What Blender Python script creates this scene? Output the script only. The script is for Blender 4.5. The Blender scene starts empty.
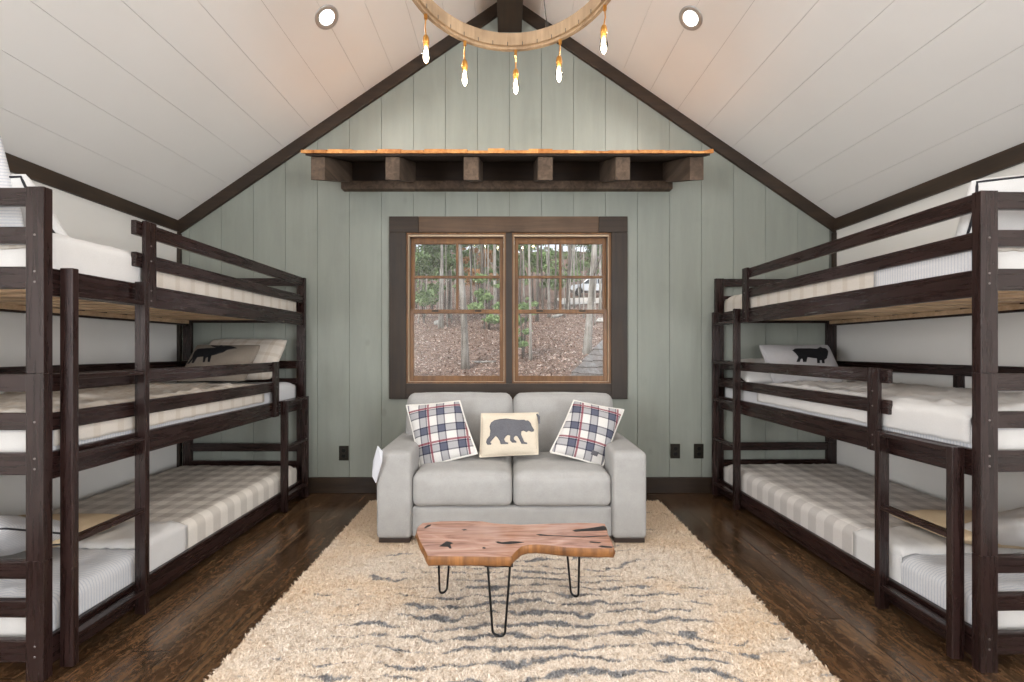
import bpy, bmesh, math, random
import numpy as np
from mathutils import Vector, Matrix, noise
random.seed(7); rng = np.random.default_rng(7)
SC = bpy.context.scene
COL = SC.collection
# ------------------------------------------------------------------ render look
SC.view_settings.view_transform = 'Standard'
SC.view_settings.look = 'None'
SC.view_settings.gamma = 1.0
SC.view_settings.use_curve_mapping = False
SC.view_settings.exposure = -0.04
SC.cycles.use_denoising = True
SC.cycles.max_bounces = 10
SC.cycles.diffuse_bounces = 5
SC.cycles.transparent_max_bounces = 16
SC.cycles.sample_clamp_indirect = 6.0

CAMZ, F, CX, CY = 1.267, 412.0, 508.0, 350.0
D = 3.66                      # depth of the back wall
XL, XR = -2.923, 2.90         # side walls
EAVE, PITCH, XPEAK = 2.405, 0.684, 0.0
YB = -2.7                     # rear wall behind the camera

# ------------------------------------------------------------------ mesh helpers
class MB:
    def __init__(s): s.v, s.f, s.m = [], [], []
    def add(s, vs, fs, mi=0):
        n = len(s.v); s.v += [tuple(p) for p in vs]
        s.f += [tuple(i + n for i in f) for f in fs]; s.m += [mi] * len(fs)
        return s
    def box(s, x0, x1, y0, y1, z0, z1, mi=0):
        vs = [(x, y, z) for x in (x0, x1) for y in (y0, y1) for z in (z0, z1)]
        return s.add(vs, [(0,1,3,2),(4,6,7,5),(0,4,5,1),(2,3,7,6),(0,2,6,4),(1,5,7,3)], mi)
    def hexa(s, p, mi=0):     # p: bottom 4 (ccw), top 4
        return s.add(p, [(3,2,1,0),(4,5,6,7),(0,1,5,4),(1,2,6,5),(2,3,7,6),(3,0,4,7)], mi)
    def prism(s, poly, fn0, fn1, mi=0):   # poly list of 2-D points, fn maps to 3-D at both ends
        n = len(poly)
        vs = [fn0(*p) for p in poly] + [fn1(*p) for p in poly]
        fs = [tuple(reversed(range(n))), tuple(range(n, 2*n))]
        fs += [(i, (i+1) % n, n+(i+1) % n, n+i) for i in range(n)]
        return s.add(vs, fs, mi)
    def tube(s, pts, r, seg=8, mi=0, cap=True):
        pts = [Vector(p) for p in pts]; n = len(pts)
        rs = r if isinstance(r, (list, tuple)) else [r]*n
        vs, fs = [], []
        up = None
        for i, p in enumerate(pts):
            t = (pts[min(i+1, n-1)] - pts[max(i-1, 0)])
            if t.length < 1e-9: t = Vector((0,0,1))
            t.normalize()
            if up is None: up = Vector((1,0,0)) if abs(t.x) < .8 else Vector((0,1,0))
            a = up - t*up.dot(t)
            if a.length < 1e-6: a = t.orthogonal()
            a.normalize(); up = a; b = t.cross(a)
            for k in range(seg):
                th = 2*math.pi*k/seg
                vs.append(p + (a*math.cos(th) + b*math.sin(th))*rs[i])
        for i in range(n-1):
            for k in range(seg):
                k2 = (k+1) % seg
                fs.append((i*seg+k, i*seg+k2, (i+1)*seg+k2, (i+1)*seg+k))
        if cap:
            fs.append(tuple(reversed(range(seg)))); fs.append(tuple(range((n-1)*seg, n*seg)))
        return s.add(vs, fs, mi)
    def lathe(s, prof, c=(0,0,0), seg=20, mi=0, M=None):   # prof (r,z) pairs
        vs, fs = [], []; n = len(prof)
        for (r, z) in prof:
            for k in range(seg):
                th = 2*math.pi*k/seg
                p = Vector((r*math.cos(th), r*math.sin(th), z))
                if M: p = M @ p
                vs.append(Vector(c)+p)
        for i in range(n-1):
            for k in range(seg):
                k2 = (k+1) % seg
                fs.append((i*seg+k, i*seg+k2, (i+1)*seg+k2, (i+1)*seg+k))
        return s.add(vs, fs, mi)
    def build(s, name, mats, parent=None, origin=None, smooth=False, bevel=0, seg=2, recalc=True):
        me = bpy.data.meshes.new(name)
        o0 = Vector(origin) if origin is not None else Vector((0,0,0))
        me.from_pydata([tuple(Vector(p)-o0) for p in s.v], [], s.f)
        for m in (mats if isinstance(mats, (list, tuple)) else [mats]): me.materials.append(m)
        me.polygons.foreach_set('material_index', s.m)
        if recalc:
            bm = bmesh.new(); bm.from_mesh(me)
            bmesh.ops.recalc_face_normals(bm, faces=bm.faces); bm.to_mesh(me); bm.free()
        if smooth: me.polygons.foreach_set('use_smooth', [True]*len(me.polygons))
        me.update()
        o = bpy.data.objects.new(name, me); COL.objects.link(o)
        o.location = o0
        if parent is not None: o.parent = parent
        if bevel:
            b = o.modifiers.new('edge', 'BEVEL'); b.width = bevel; b.segments = seg; b.limit_method = 'ANGLE'
        return o

def tag(o, label=None, cat=None, group=None, kind=None):
    if label: o['label'] = label
    if cat: o['category'] = cat
    if group: o['group'] = group
    if kind: o['kind'] = kind
    return o
def empty(name, loc=(0,0,0), rz=0, parent=None):
    o = bpy.data.objects.new(name, None); COL.objects.link(o)
    o.location = loc; o.rotation_euler = (0,0,rz); o.empty_display_size = .1
    if parent is not None: o.parent = parent
    return o
def copy_tree(o, parent=None):
    c = o.copy(); COL.objects.link(c)
    if parent is not None: c.parent = parent
    for ch in list(o.children): copy_tree(ch, c)
    return c
def struct(mb, name, mats, **k):
    return tag(mb.build(name, mats, **k), kind='structure')

def basis(o): return Matrix.Translation(o.location) @ o.rotation_euler.to_matrix().to_4x4()
def wmat(o): return basis(o) if o.parent is None else wmat(o.parent) @ o.matrix_parent_inverse @ basis(o)
def fixloc(o, par=None):   # keep the world placement the mesh was built with, under a moved parent
    o.matrix_parent_inverse = wmat(o.parent).inverted(); return o
# ------------------------------------------------------------------ materials
class NT:
    def __init__(s, name, rough=.5, spec=.5):
        s.m = bpy.data.materials.new(name); s.m.use_nodes = True
        s.t = s.m.node_tree; s.n = s.t.nodes; s.l = s.t.links
        s.b = s.n['Principled BSDF']; s.b.inputs['Roughness'].default_value = rough
        s.b.inputs['Specular IOR Level'].default_value = spec
    def node(s, ty, **kw):
        n = s.n.new(ty)
        for k, v in kw.items():
            if hasattr(n, k): setattr(n, k, v)
            else: n.inputs[k].default_value = v
        return n
    def link(s, a, b): s.l.new(a, b)
    def val(s, x, sock):
        if isinstance(x, (int, float)): sock.default_value = x
        elif isinstance(x, tuple): sock.default_value = x
        else: s.l.new(x, sock)
    def math(s, op, a, b=0.0, c=None, clamp=False):
        n = s.n.new('ShaderNodeMath'); n.operation = op; n.use_clamp = clamp
        s.val(a, n.inputs[0]); s.val(b, n.inputs[1])
        if c is not None: s.val(c, n.inputs[2])
        return n.outputs[0]
    def mix(s, fac, a, b, mode='MIX'):
        n = s.n.new('ShaderNodeMix'); n.data_type = 'RGBA'; n.blend_type = mode
        s.val(fac, n.inputs[0])
        for x, i in ((a, 6), (b, 7)):
            s.val(x if not isinstance(x, tuple) else (x + (1,))[:4], n.inputs[i])
        return n.outputs[2]
    def coord(s, kind='Object', scale=(1,1,1), rot=(0,0,0)):
        tc = s.n.new('ShaderNodeTexCoord'); mp = s.n.new('ShaderNodeMapping')
        mp.inputs['Scale'].default_value = scale; mp.inputs['Rotation'].default_value = rot
        s.l.new(tc.outputs[kind], mp.inputs[0]); return mp.outputs[0]
    def noise(s, vec, scale=5, detail=4, rough=.55, dist=0):
        n = s.n.new('ShaderNodeTexNoise'); n.inputs['Scale'].default_value = scale
        n.inputs['Detail'].default_value = detail; n.inputs['Roughness'].default_value = rough
        n.inputs['Distortion'].default_value = dist
        if vec is not None: s.l.new(vec, n.inputs['Vector'])
        return n.outputs[0]
    def ramp(s, fac, stops):
        n = s.n.new('ShaderNodeValToRGB'); e = n.color_ramp.elements
        while len(e) < len(stops): e.new(.5)
        for q, (p, c) in zip(e, stops):
            q.position = p; q.color = (c if isinstance(c, tuple) else (c,c,c)) + (1,)
        s.l.new(fac, n.inputs[0]); return n.outputs[0]
    def smooth(s, x, a, b):
        n = s.n.new('ShaderNodeMapRange'); n.interpolation_type = 'SMOOTHSTEP'
        s.val(x, n.inputs[0]); n.inputs[1].default_value = a; n.inputs[2].default_value = b
        return n.outputs[0]
    def sep(s, v):
        n = s.n.new('ShaderNodeSeparateXYZ'); s.l.new(v, n.inputs[0]); return n.outputs
    def comb(s, x, y, z):
        n = s.n.new('ShaderNodeCombineXYZ')
        for q, i in zip((x,y,z), n.inputs): s.val(q, i)
        return n.outputs[0]
    def bump(s, h, strength=.3, dist=.01):
        n = s.n.new('ShaderNodeBump'); n.inputs['Strength'].default_value = strength
        n.inputs['Distance'].default_value = dist; s.l.new(h, n.inputs['Height'])
        s.l.new(n.outputs[0], s.b.inputs['Normal'])
    def color(s, c): s.val((c + (1,))[:4] if isinstance(c, tuple) else c, s.b.inputs['Base Color'])
    def rough(s, r): s.val(r, s.b.inputs['Roughness'])

def plain(name, c, rough=.5, metal=0, spec=.5, var=.12, scale=8):
    t = NT(name, rough, spec); t.b.inputs['Metallic'].default_value = metal
    nz = t.noise(t.coord(), scale, 4)
    lo = tuple(x*(1-var) for x in c); hi = tuple(min(1, x*(1+var)) for x in c)
    t.color(t.ramp(nz, [(.3, lo), (.7, hi)])); return t.m
def wood(name, c0, c1, rough=.4, axis=1, grain=40, knots=False, spec=.5, bump=.15):
    t = NT(name, rough, spec)
    sc = [grain]*3; sc[axis] = grain*.06
    oi = t.n.new('ShaderNodeObjectInfo')
    va = t.n.new('ShaderNodeVectorMath'); va.operation = 'ADD'
    t.link(t.coord('Object', tuple(sc)), va.inputs[0])
    t.link(t.comb(t.math('MULTIPLY', oi.outputs['Random'], 37.0), t.math('MULTIPLY', oi.outputs['Random'], 91.0), 0.0), va.inputs[1])
    g = t.noise(va.outputs[0], 1.0, 5, .6, .6)
    big = t.noise(t.coord('Object', (1.5,1.5,1.5)), 2.0, 3)
    c = t.ramp(g, [(.28, c0), (.72, c1)])
    c = t.mix(t.smooth(big, .35, .75), c, t.mix(1.0, c, (.62,.58,.55), 'MULTIPLY'))
    if knots:
        k = t.n.new('ShaderNodeTexVoronoi'); k.inputs['Scale'].default_value = 3.2
        t.link(t.coord('Object', (.8,.8,1.6)), k.inputs['Vector'])
        c = t.mix(t.smooth(k.outputs['Distance'], .09, .04), c, tuple(x*.35 for x in c0))
    t.color(c); t.bump(g, bump, .004)
    t.rough(t.ramp(g, [(.2, max(0,rough-.06)), (.8, rough+.1)])); return t.m
def fabric(name, c, rough=.9, weave=260, var=.1, wr=0, tint=None):
    t = NT(name, rough, .2); co = t.coord()
    nz = t.noise(co, 14, 4); fine = t.noise(t.coord('Object', (weave,weave,weave)), 1, 2)
    lo = tuple(x*(1-var) for x in c); hi = tuple(min(1, x*(1+var*.6)) for x in c)
    col = t.ramp(t.math('ADD', t.math('MULTIPLY', nz, .35), t.math('MULTIPLY', fine, .65)), [(.35, lo), (.65, hi)])
    t.color(col); t.bump(fine, .25, .002); return t.m
def stripes(name, base, line, period, width, axis=0, axis2=None, fuzz=.02, rough=.9):
    t = NT(name, rough, .2); xs = t.sep(t.coord())
    def band(ax):
        return t.math('LESS_THAN', t.math('FRACT', t.math('MULTIPLY', xs[ax], 1/period)), width)
    m = band(axis)
    if axis2 is not None: m = t.math('MULTIPLY', t.math('ADD', m, band(axis2)), .5)
    fine = t.noise(t.coord('Object', (240,240,240)), 1, 2)
    c = t.mix(m, base, line); c = t.mix(.18, c, t.ramp(fine, [(.3,.25),(.7,.9)]), 'MULTIPLY')
    t.color(c); t.bump(fine, .2, .002); return t.m

M = {}
M['espresso'] = wood('espresso stained wood', (.0125,.0058,.0050), (.030,.0135,.0115), .26, axis=2, grain=60, bump=.03)
M['espresso_y'] = wood('espresso stained rail wood', (.0125,.0058,.0050), (.030,.0135,.0115), .26, axis=1, grain=60, bump=.03)
M['espresso_x'] = wood('espresso stained board wood', (.0125,.0058,.0050), (.030,.0135,.0115), .26, axis=0, grain=60, bump=.03)
M['slat'] = wood('raw pine slat', (.55,.36,.20), (.80,.60,.40), .6, axis=0, grain=30)
M['bolt'] = plain('nickel bolt', (.28,.26,.25), .3, 1)
M['trim'] = wood('walnut stained trim', (.020,.012,.007), (.055,.033,.019), .5, axis=1, grain=30, knots=True)
M['trim_x'] = wood('walnut stained head trim', (.020,.012,.007), (.055,.033,.019), .5, axis=0, grain=30, knots=True)
M['trim_head'] = wood('lighter knotty head casing', (.075,.042,.022), (.16,.095,.055), .5, axis=0, grain=24, knots=True)
M['trim_z'] = wood('walnut stained side trim', (.017,.011,.0068), (.046,.029,.018), .5, axis=2, grain=30, knots=True)
M['rafter'] = wood('rough sawn dark rafter', (.055,.036,.024), (.17,.118,.082), .8, axis=1, grain=24, bump=.5)
M['deck'] = wood('dark deck board', (.022,.013,.009), (.05,.031,.02), .7, axis=0, grain=20, bump=.3)
M['oak'] = wood('amber sash wood', (.12,.050,.015), (.28,.135,.048), .35, axis=2, grain=28)
M['white_strip'] = plain('pale jamb liner', (.55,.42,.29), .4)
M['sofa'] = fabric('light grey sofa linen', (.365,.357,.345), var=.13)
M['dark_foot'] = plain('dark walnut plinth', (.03,.018,.012), .5)
M['mattress'] = fabric('white quilted ticking', (.62,.60,.575), var=.05)
M['linen'] = fabric('white bed linen', (.62,.605,.59), var=.05)
M['tan'] = fabric('tan pillow cotton', (.60,.47,.31), var=.08)
M['taupe'] = fabric('taupe pillow linen', (.24,.205,.17), var=.14)
M['greypillow'] = fabric('grey pillow linen', (.42,.41,.42), var=.1)
M['cream'] = fabric('cream wool knit', (.64,.565,.455), weave=170, var=.08)
M['charcoal'] = fabric('charcoal felt', (.125,.125,.14), weave=200, var=.2)
M['blackfelt'] = fabric('black felt', (.012,.012,.014), var=.25)
M['piping'] = fabric('dark cord piping', (.03,.03,.035))
M['sherpa'] = fabric('off white piped edge', (.70,.675,.63), weave=120)
M['stripe_sheet'] = stripes('fine striped white sheet', (.64,.635,.64), (.50,.515,.56), .0125, .30, axis=1)
M['plaid_duvet'] = stripes('faint tan plaid duvet', (.64,.59,.53), (.50,.43,.355), .11, .28, axis=0, axis2=1)
M['check'] = stripes('beige buffalo check blanket', (.74,.69,.625), (.46,.415,.37), .128, .5, axis=0, axis2=1)
M['check_b'] = stripes('grey buffalo check blanket', (.74,.70,.66), (.50,.465,.44), .128, .5, axis=0, axis2=1)
M['black_metal'] = plain('black steel rod', (.012,.012,.012), .35, .6)
M['bronze'] = plain('dark bronze plate', (.03,.026,.02), .35, .5)
M['paper'] = plain('white paper tag', (.60,.61,.65), .6, var=.03)
M['ceil'] = plain('white painted ceiling board', (.775,.76,.74), .55, var=.02, scale=2)
M['sidewall'] = plain('off white wall paint', (.74,.72,.685), .6, var=.03, scale=2)
M['gap'] = plain('dark gap behind boards', (.15,.155,.135), .9)
M['ceil_gap'] = plain('grey ceiling joint', (.36,.34,.32), .9)  # grey core seen through the open ceiling joints
M['chrome_trim'] = plain('brushed nickel ring', (.42,.41,.40), .4, .6)
M['rope'] = wood('honey wood hoop', (.30,.205,.12), (.47,.335,.21), .6, axis=2, grain=30)
M['brass'] = plain('aged brass', (.62,.30,.07), .3, .85)
M['cable'] = plain('dark steel cable', (.06,.055,.05), .4, .7)
M['bark'] = wood('grey bark', (.10,.088,.070), (.56,.53,.47), .9, axis=2, grain=9, bump=.6)
M['bark_dark'] = wood('dark bark', (.05,.042,.034), (.24,.21,.175), .9, axis=2, grain=9, bump=.6)
M['carpaint'] = plain('silver car paint', (.62,.64,.67), .25, .2)
M['carglass'] = plain('dark car glass', (.03,.035,.04), .1)
M['tyre'] = plain('black tyre', (.02,.02,.02), .8)
M['gravel'] = plain('pale gravel drive', (.55,.49,.42), .9, var=.25, scale=20)
M['stone'] = plain('pale stone', (.55,.52,.47), .9, var=.2)

def wall_paint():
    t = NT('sage green board paint', .5, .35)
    co = t.coord('Object', (6,6,.8)); g = t.noise(co, 1.5, 5, .6, .4)
    blot = t.noise(t.coord('Object', (1,1,1)), 3.5, 5)
    k = t.n.new('ShaderNodeTexVoronoi'); k.inputs['Scale'].default_value = 2.6
    t.link(t.coord('Object', (1,1,.7)), k.inputs['Vector'])
    c = t.ramp(g, [(.3, (.268,.290,.258)), (.7, (.312,.335,.298))])
    c = t.mix(t.math('MULTIPLY', t.smooth(blot, .55, .75), .35), c, (.235,.257,.222))
    c = t.mix(t.math('MULTIPLY', t.smooth(k.outputs['Distance'], .09, .03), .45), c, (.20,.215,.19))
    t.color(c); t.bump(g, .08, .004); return t.m
M['sage'] = wall_paint()

def floor_mat():
    t = NT('hand scraped dark plank floor', .2, .8)
    x, y, z = t.sep(t.coord())
    w = .158
    px = t.math('MULTIPLY', x, 1/w); ix = t.math('FLOOR', px); fx = t.math('FRACT', px)
    wn = t.n.new('ShaderNodeTexWhiteNoise'); wn.noise_dimensions = '1D'; t.link(ix, wn.inputs['W'])
    yo = t.math('ADD', y, t.math('MULTIPLY', wn.outputs['Value'], 5.0))
    py = t.math('MULTIPLY', yo, 1/1.5); iy = t.math('FLOOR', py); fy = t.math('FRACT', py)
    wn2 = t.n.new('ShaderNodeTexWhiteNoise'); wn2.noise_dimensions = '2D'
    t.link(t.comb(ix, iy, 0.0), wn2.inputs['Vector']); r = wn2.outputs['Value']
    off = t.math('MULTIPLY', r, 53.0)
    g = t.noise(t.comb(t.math('ADD', t.math('MULTIPLY', x, 20.0), off), t.math('MULTIPLY', y, 3.6), off), 1.0, 9, .74, .8)
    scr = t.noise(t.comb(t.math('ADD', t.math('MULTIPLY', x, 40.0), off), t.math('MULTIPLY', y, 26.0), off), 1.3, 7, .74, 1.0)
    pat = t.noise(t.comb(t.math('ADD', t.math('MULTIPLY', x, 4.0), off), t.math('MULTIPLY', y, 1.8), off), 1.0, 4, .6, .5)
    c = t.ramp(g, [(.34, (.013,.0075,.0048)), (.46, (.055,.029,.015)), (.56, (.125,.067,.032)), (.70, (.28,.158,.078))])
    c = t.mix(t.math('MULTIPLY', t.smooth(scr, .50, .60), .65), c, (.22,.125,.060))
    c = t.mix(t.math('MULTIPLY', t.smooth(pat, .38, .62), .55), t.mix(1.0, c, (.62,.58,.56), 'MULTIPLY'), t.mix(.25, c, (.20,.13,.07)))
    c = t.mix(t.math('MULTIPLY', r, .60), c, t.mix(1.0, c, (.50,.45,.42), 'MULTIPLY'))
    seam = t.math('MINIMUM', t.smooth(t.math('MINIMUM', fx, t.math('SUBTRACT', 1.0, fx)), 0, .022),
                  t.smooth(t.math('MINIMUM', fy, t.math('SUBTRACT', 1.0, fy)), 0, .003))
    c = t.mix(seam, (.005,.003,.002), c)
    t.color(c)
    t.rough(t.ramp(g, [(.25, .10), (.8, .27)]))
    h = t.math('ADD', t.math('MULTIPLY', seam, .6), t.math('ADD', t.math('MULTIPLY', scr, .45), t.math('MULTIPLY', pat, .6)))
    t.bump(h, .30, .004); return t.m
M['floor'] = floor_mat()

def rug_mat():
    t = NT('cream shag pile with slate dashes', .95, .1)
    v = t.coord(); x, y, z = t.sep(v)
    wob = t.noise(t.comb(t.math('MULTIPLY', x, 1.9), t.math('MULTIPLY', y, 3.2), 1.7), 1.0, 3)
    wob2 = t.noise(t.comb(t.math('MULTIPLY', x, 14.0), t.math('MULTIPLY', y, 9.0), 4.0), 1.0, 2)
    row = t.math('ADD', t.math('ADD', t.math('MULTIPLY', y, 13.5), t.math('MULTIPLY', wob, 4.2)), t.math('MULTIPLY', wob2, .62))
    fr = t.math('ABSOLUTE', t.math('SUBTRACT', t.math('FRACT', row), .5))          # woven rows
    pres = t.noise(t.comb(t.math('MULTIPLY', x, 3.6), t.math('FLOOR', row), 8.0), 1.0, 3, .6)
    zx = t.math('SUBTRACT', 1.0, t.math('MULTIPLY', t.math('ABSOLUTE', t.math('SUBTRACT', x, .10)), .42))
    zy = t.math('SUBTRACT', 1.0, t.math('MULTIPLY', t.math('ABSOLUTE', t.math('ADD', y, .12)), .34))
    zone = t.math('MULTIPLY', zx, zy)
    amt = t.math('ADD', pres, t.math('MULTIPLY', t.math('SUBTRACT', zone, .72), .42))
    brk = t.noise(t.comb(t.math('MULTIPLY', x, 17.0), t.math('MULTIPLY', y, 30.0), 5.0), 1.0, 3, .7)
    width = t.math('MULTIPLY', t.smooth(t.math('ADD', amt, t.math('MULTIPLY', t.math('SUBTRACT', brk, .5), .42)), .38, .64), .215)
    sp = t.noise(v, 110, 3, .75)
    dash = t.smooth(t.math('ADD', t.math('SUBTRACT', width, fr), t.math('MULTIPLY', t.math('SUBTRACT', sp, .5), .34)), -.04, .09)
    dash = t.math('MULTIPLY', dash, t.smooth(amt, .36, .48))
    base = t.ramp(sp, [(.28, (.40,.315,.235)), (.48, (.67,.575,.475)), (.70, (.83,.765,.69))])
    tan = t.ramp(sp, [(.28, (.42,.265,.135)), (.5, (.66,.475,.295)), (.72, (.78,.63,.46))])
    big = t.noise(t.coord('Object', (1.1,2.4,1)), 1.3, 3)
    base = t.mix(t.math('MULTIPLY', t.smooth(t.math('ADD', big, t.math('MULTIPLY', zone, -.60)), .05, .38), .55), base, tan)
    dk = t.ramp(sp, [(.3, (.050,.056,.068)), (.5, (.16,.165,.178)), (.72, (.44,.43,.42))])
    t.color(t.mix(t.math('MULTIPLY', dash, .92), base, dk)); return t.m
M['rug'] = rug_mat()
M['rug_back'] = plain('jute rug backing', (.45,.36,.26), .95)

def plaid_mat(name, flip=False):
    t = NT(name, .92, .15); xs = t.sep(t.coord())
    P = .128
    def fr(ax, ph): return t.math('FRACT', t.math('ADD', t.math('MULTIPLY', xs[ax], 1/P), ph))
    def bandm(f, a, b): return t.math('MULTIPLY', t.math('GREATER_THAN', f, a), t.math('LESS_THAN', f, b))
    c = (.66,.64,.615)
    ms = []
    for ax in (0, 1):
        f = fr(ax, .21 if ax else .07)
        g = bandm(f, .0, .46); d = t.math('MAXIMUM', bandm(f, .0, .07), bandm(f, .39, .46)); ms.append((g, d, f))
    gs = t.math('MULTIPLY', t.math('ADD', ms[0][0], ms[1][0]), .5)
    c1 = t.mix(gs, c, (.105,.112,.155))
    ds = t.math('MULTIPLY', t.math('ADD', ms[0][1], ms[1][1]), .5)
    c2 = t.mix(t.math('MULTIPLY', ds, 1.1, clamp=True), c1, (.03,.028,.05))
    rr = None
    for ax in (0, 1):
        f = t.math('FRACT', t.math('ADD', t.math('MULTIPLY', xs[ax], .5/P), .36 if ax else .29))
        b = bandm(f, .0, .055); rr = b if rr is None else t.math('MAXIMUM', rr, b)
    c3 = t.mix(t.math('MULTIPLY', rr, .8), c2, (.20,.012,.035))
    fine = t.noise(t.coord('Object', (300,300,300)), 1, 2)
    t.color(t.mix(.2, c3, t.ramp(fine, [(.3,.3),(.7,1.0)]), 'MULTIPLY')); t.bump(fine, .3, .002); return t.m
M['plaid'] = plaid_mat('red and slate tartan flannel')

def slab_mat():
    t = NT('polished live edge slab', .22, .55)
    g = t.noise(t.coord('Object', (3.2,22,10)), 1.0, 6, .6, 1.6)
    b = t.noise(t.coord('Object', (2,4,2)), 1.5, 3, .5, .8)
    c = t.ramp(g, [(.3, (.22,.10,.060)), (.5, (.37,.19,.125)), (.72, (.52,.31,.22))])
    c = t.mix(t.math('MULTIPLY', t.smooth(b, .45, .7), .5), c, (.50,.33,.27))
    t.color(c); return t.m
M['slab'] = slab_mat()
M['slab_edge'] = wood('golden raw live edge', (.085,.030,.009), (.36,.155,.045), .5, axis=2, grain=22, knots=True, bump=.5)
M['slab_dark'] = plain('dark slab fissure', (.012,.008,.006), .6)  # even near-black brown of the slab cracks

def shake_mat(name, a, b):
    t = NT(name, .75, .3); oi = t.n.new('ShaderNodeTexWhiteNoise'); oi.noise_dimensions = '1D'
    x, y, z = t.sep(t.coord())
    t.link(t.math('FLOOR', t.math('MULTIPLY', x, 9.0)), oi.inputs['W'])
    g = t.noise(t.coord('Object', (30,4,30)), 1.0, 5, .6)
    c = t.ramp(g, [(.3, a), (.7, b)])
    t.color(t.mix(t.math('MULTIPLY', oi.outputs['Value'], .85), c, t.mix(1.0, c, (.55,.42,.32), 'MULTIPLY')))
    t.bump(g, .4, .004); return t.m
M['shake'] = shake_mat('raw cedar shake', (.50,.205,.06), (.80,.43,.155))
M['shake_grey'] = shake_mat('weathered grey shake', (.30,.27,.245), (.52,.48,.44))

def ground_mat():
    t = NT('fallen leaf litter', .95, .1); v = t.coord()
    k = t.n.new('ShaderNodeTexVoronoi'); k.inputs['Scale'].default_value = 9; t.link(v, k.inputs['Vector'])
    n = t.noise(v, .6, 6, .65); f = t.noise(v, 6, 5, .7)
    c = t.ramp(f, [(.3, (.06,.036,.025)), (.5, (.20,.125,.088)), (.7, (.42,.31,.25))])
    c = t.mix(t.smooth(n, .5, .7), c, (.22,.135,.095))
    c = t.mix(.5, c, t.ramp(t.noise(v, 22, 4, .8), [(.35,.12),(.65,1.0)]), 'MULTIPLY')
    t.color(c); return t.m
M['ground'] = ground_mat()
def leaf_mat(name, a, b):
    t = NT(name, .7, .2)
    n = t.noise(t.coord('Object', (1,1,1)), 9, 3); t.color(t.ramp(n, [(.35, a), (.65, b)])); return t.m
M['leaf'] = leaf_mat('dark evergreen leaf', (.06,.105,.04), (.25,.34,.15))
M['leaf2'] = leaf_mat('bright green leaf', (.12,.20,.07), (.32,.43,.19))
M['leaf3'] = leaf_mat('dry rust leaf', (.28,.13,.05), (.50,.29,.14))

def thin_glass(name, rough=.0, tint=(1,1,1), ior=1.45):
    m = bpy.data.materials.new(name); m.use_nodes = True; t = m.node_tree; t.nodes.clear()
    o = t.nodes.new('ShaderNodeOutputMaterial'); mx = t.nodes.new('ShaderNodeMixShader')
    tr = t.nodes.new('ShaderNodeBsdfTransparent'); tr.inputs[0].default_value = tint + (1,)
    gl = t.nodes.new('ShaderNodeBsdfGlossy'); gl.inputs['Roughness'].default_value = rough
    fr = t.nodes.new('ShaderNodeFresnel'); fr.inputs[0].default_value = ior
    t.links.new(fr.outputs[0], mx.inputs[0]); t.links.new(tr.outputs[0], mx.inputs[1]); t.links.new(gl.outputs[0], mx.inputs[2])
    t.links.new(mx.outputs[0], o.inputs[0]); return m
M['glass'] = thin_glass('window glass')
M['bulbglass'] = thin_glass('clear bulb glass', .02, (1,.95,.86))
def emit(name, c, s):
    m = bpy.data.materials.new(name); m.use_nodes = True; t = m.node_tree; t.nodes.clear()
    o = t.nodes.new('ShaderNodeOutputMaterial'); e = t.nodes.new('ShaderNodeEmission')
    e.inputs[0].default_value = c + (1,); e.inputs[1].default_value = s
    t.links.new(e.outputs[0], o.inputs[0]); return m
M['filament'] = emit('glowing filament', (1,.83,.60), 24)
M['lens'] = emit('lit downlight lens', (1,.95,.88), 9)
# ------------------------------------------------------------------ camera
cam = bpy.data.cameras.new('camera'); co = bpy.data.objects.new('camera', cam); COL.objects.link(co)
cam.sensor_width = 36; cam.lens = F/1024*36
co.location = (0,0,CAMZ); co.rotation_euler = (math.pi/2,0,0)
cam.shift_x = (512-CX)/1024; cam.shift_y = (CY-341)/1024; cam.clip_start = .02
SC.camera = co
def px(u, v, y): return Vector(((u-CX)*y/F, y, CAMZ - (v-CY)*y/F))   # a photo point at depth y

# ------------------------------------------------------------------ room shell
def zc(x): return EAVE + PITCH*(2.923-abs(x))
ZR = zc(0)
struct(MB().box(XL-.3, XR+.3, YB, D+.16, -.12, 0), 'floor', M['floor'])

# back wall: vertical boards with open joints over a solid core, both cut for the windows
WX0, WX1, WZ0, WZ1 = -.902, .913, .970, 2.308
WM0, WM1 = -.018, .036
core, mb = MB(), MB()
def wall_pieces(x0, x1, cuts=True):
    # vertical quads of the gable between x0 and x1, minus the two window holes
    xs = sorted({x0, x1, *[c for c in (WX0, WM0, WM1, WX1, 0.0) if x0 < c < x1]})
    for a, b in zip(xs, xs[1:]):
        m = (a+b)/2
        if WX0 < m < WM0 or WM1 < m < WX1:
            yield a, b, 0, 0, WZ0, WZ0
            yield a, b, WZ1, WZ1, zc(a), zc(b)
        else: yield a, b, 0, 0, zc(a), zc(b)
def gable(mb, x0, x1, y0, y1, mi=0):
    for a, b, l0, l1, t0, t1 in wall_pieces(x0, x1):
        mb.hexa([(a,y0,l0),(b,y0,l1),(b,y1,l1),(a,y1,l0),(a,y0,t0),(b,y0,t1),(b,y1,t1),(a,y1,t0)], mi)
gable(mb, XL, XR, D+.012, D+.15, 1)
k0 = .0133
xs = [k0+.2843*k for k in range(-11, 11)]
for a, b in zip(xs, xs[1:]):
    a2, b2 = max(a+.0017, XL), min(b-.0017, XR)
    if b2 > a2: gable(mb, a2, b2, D, D+.012, 0)
struct(mb, 'wall_back', [M['sage'], M['gap']])

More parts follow.
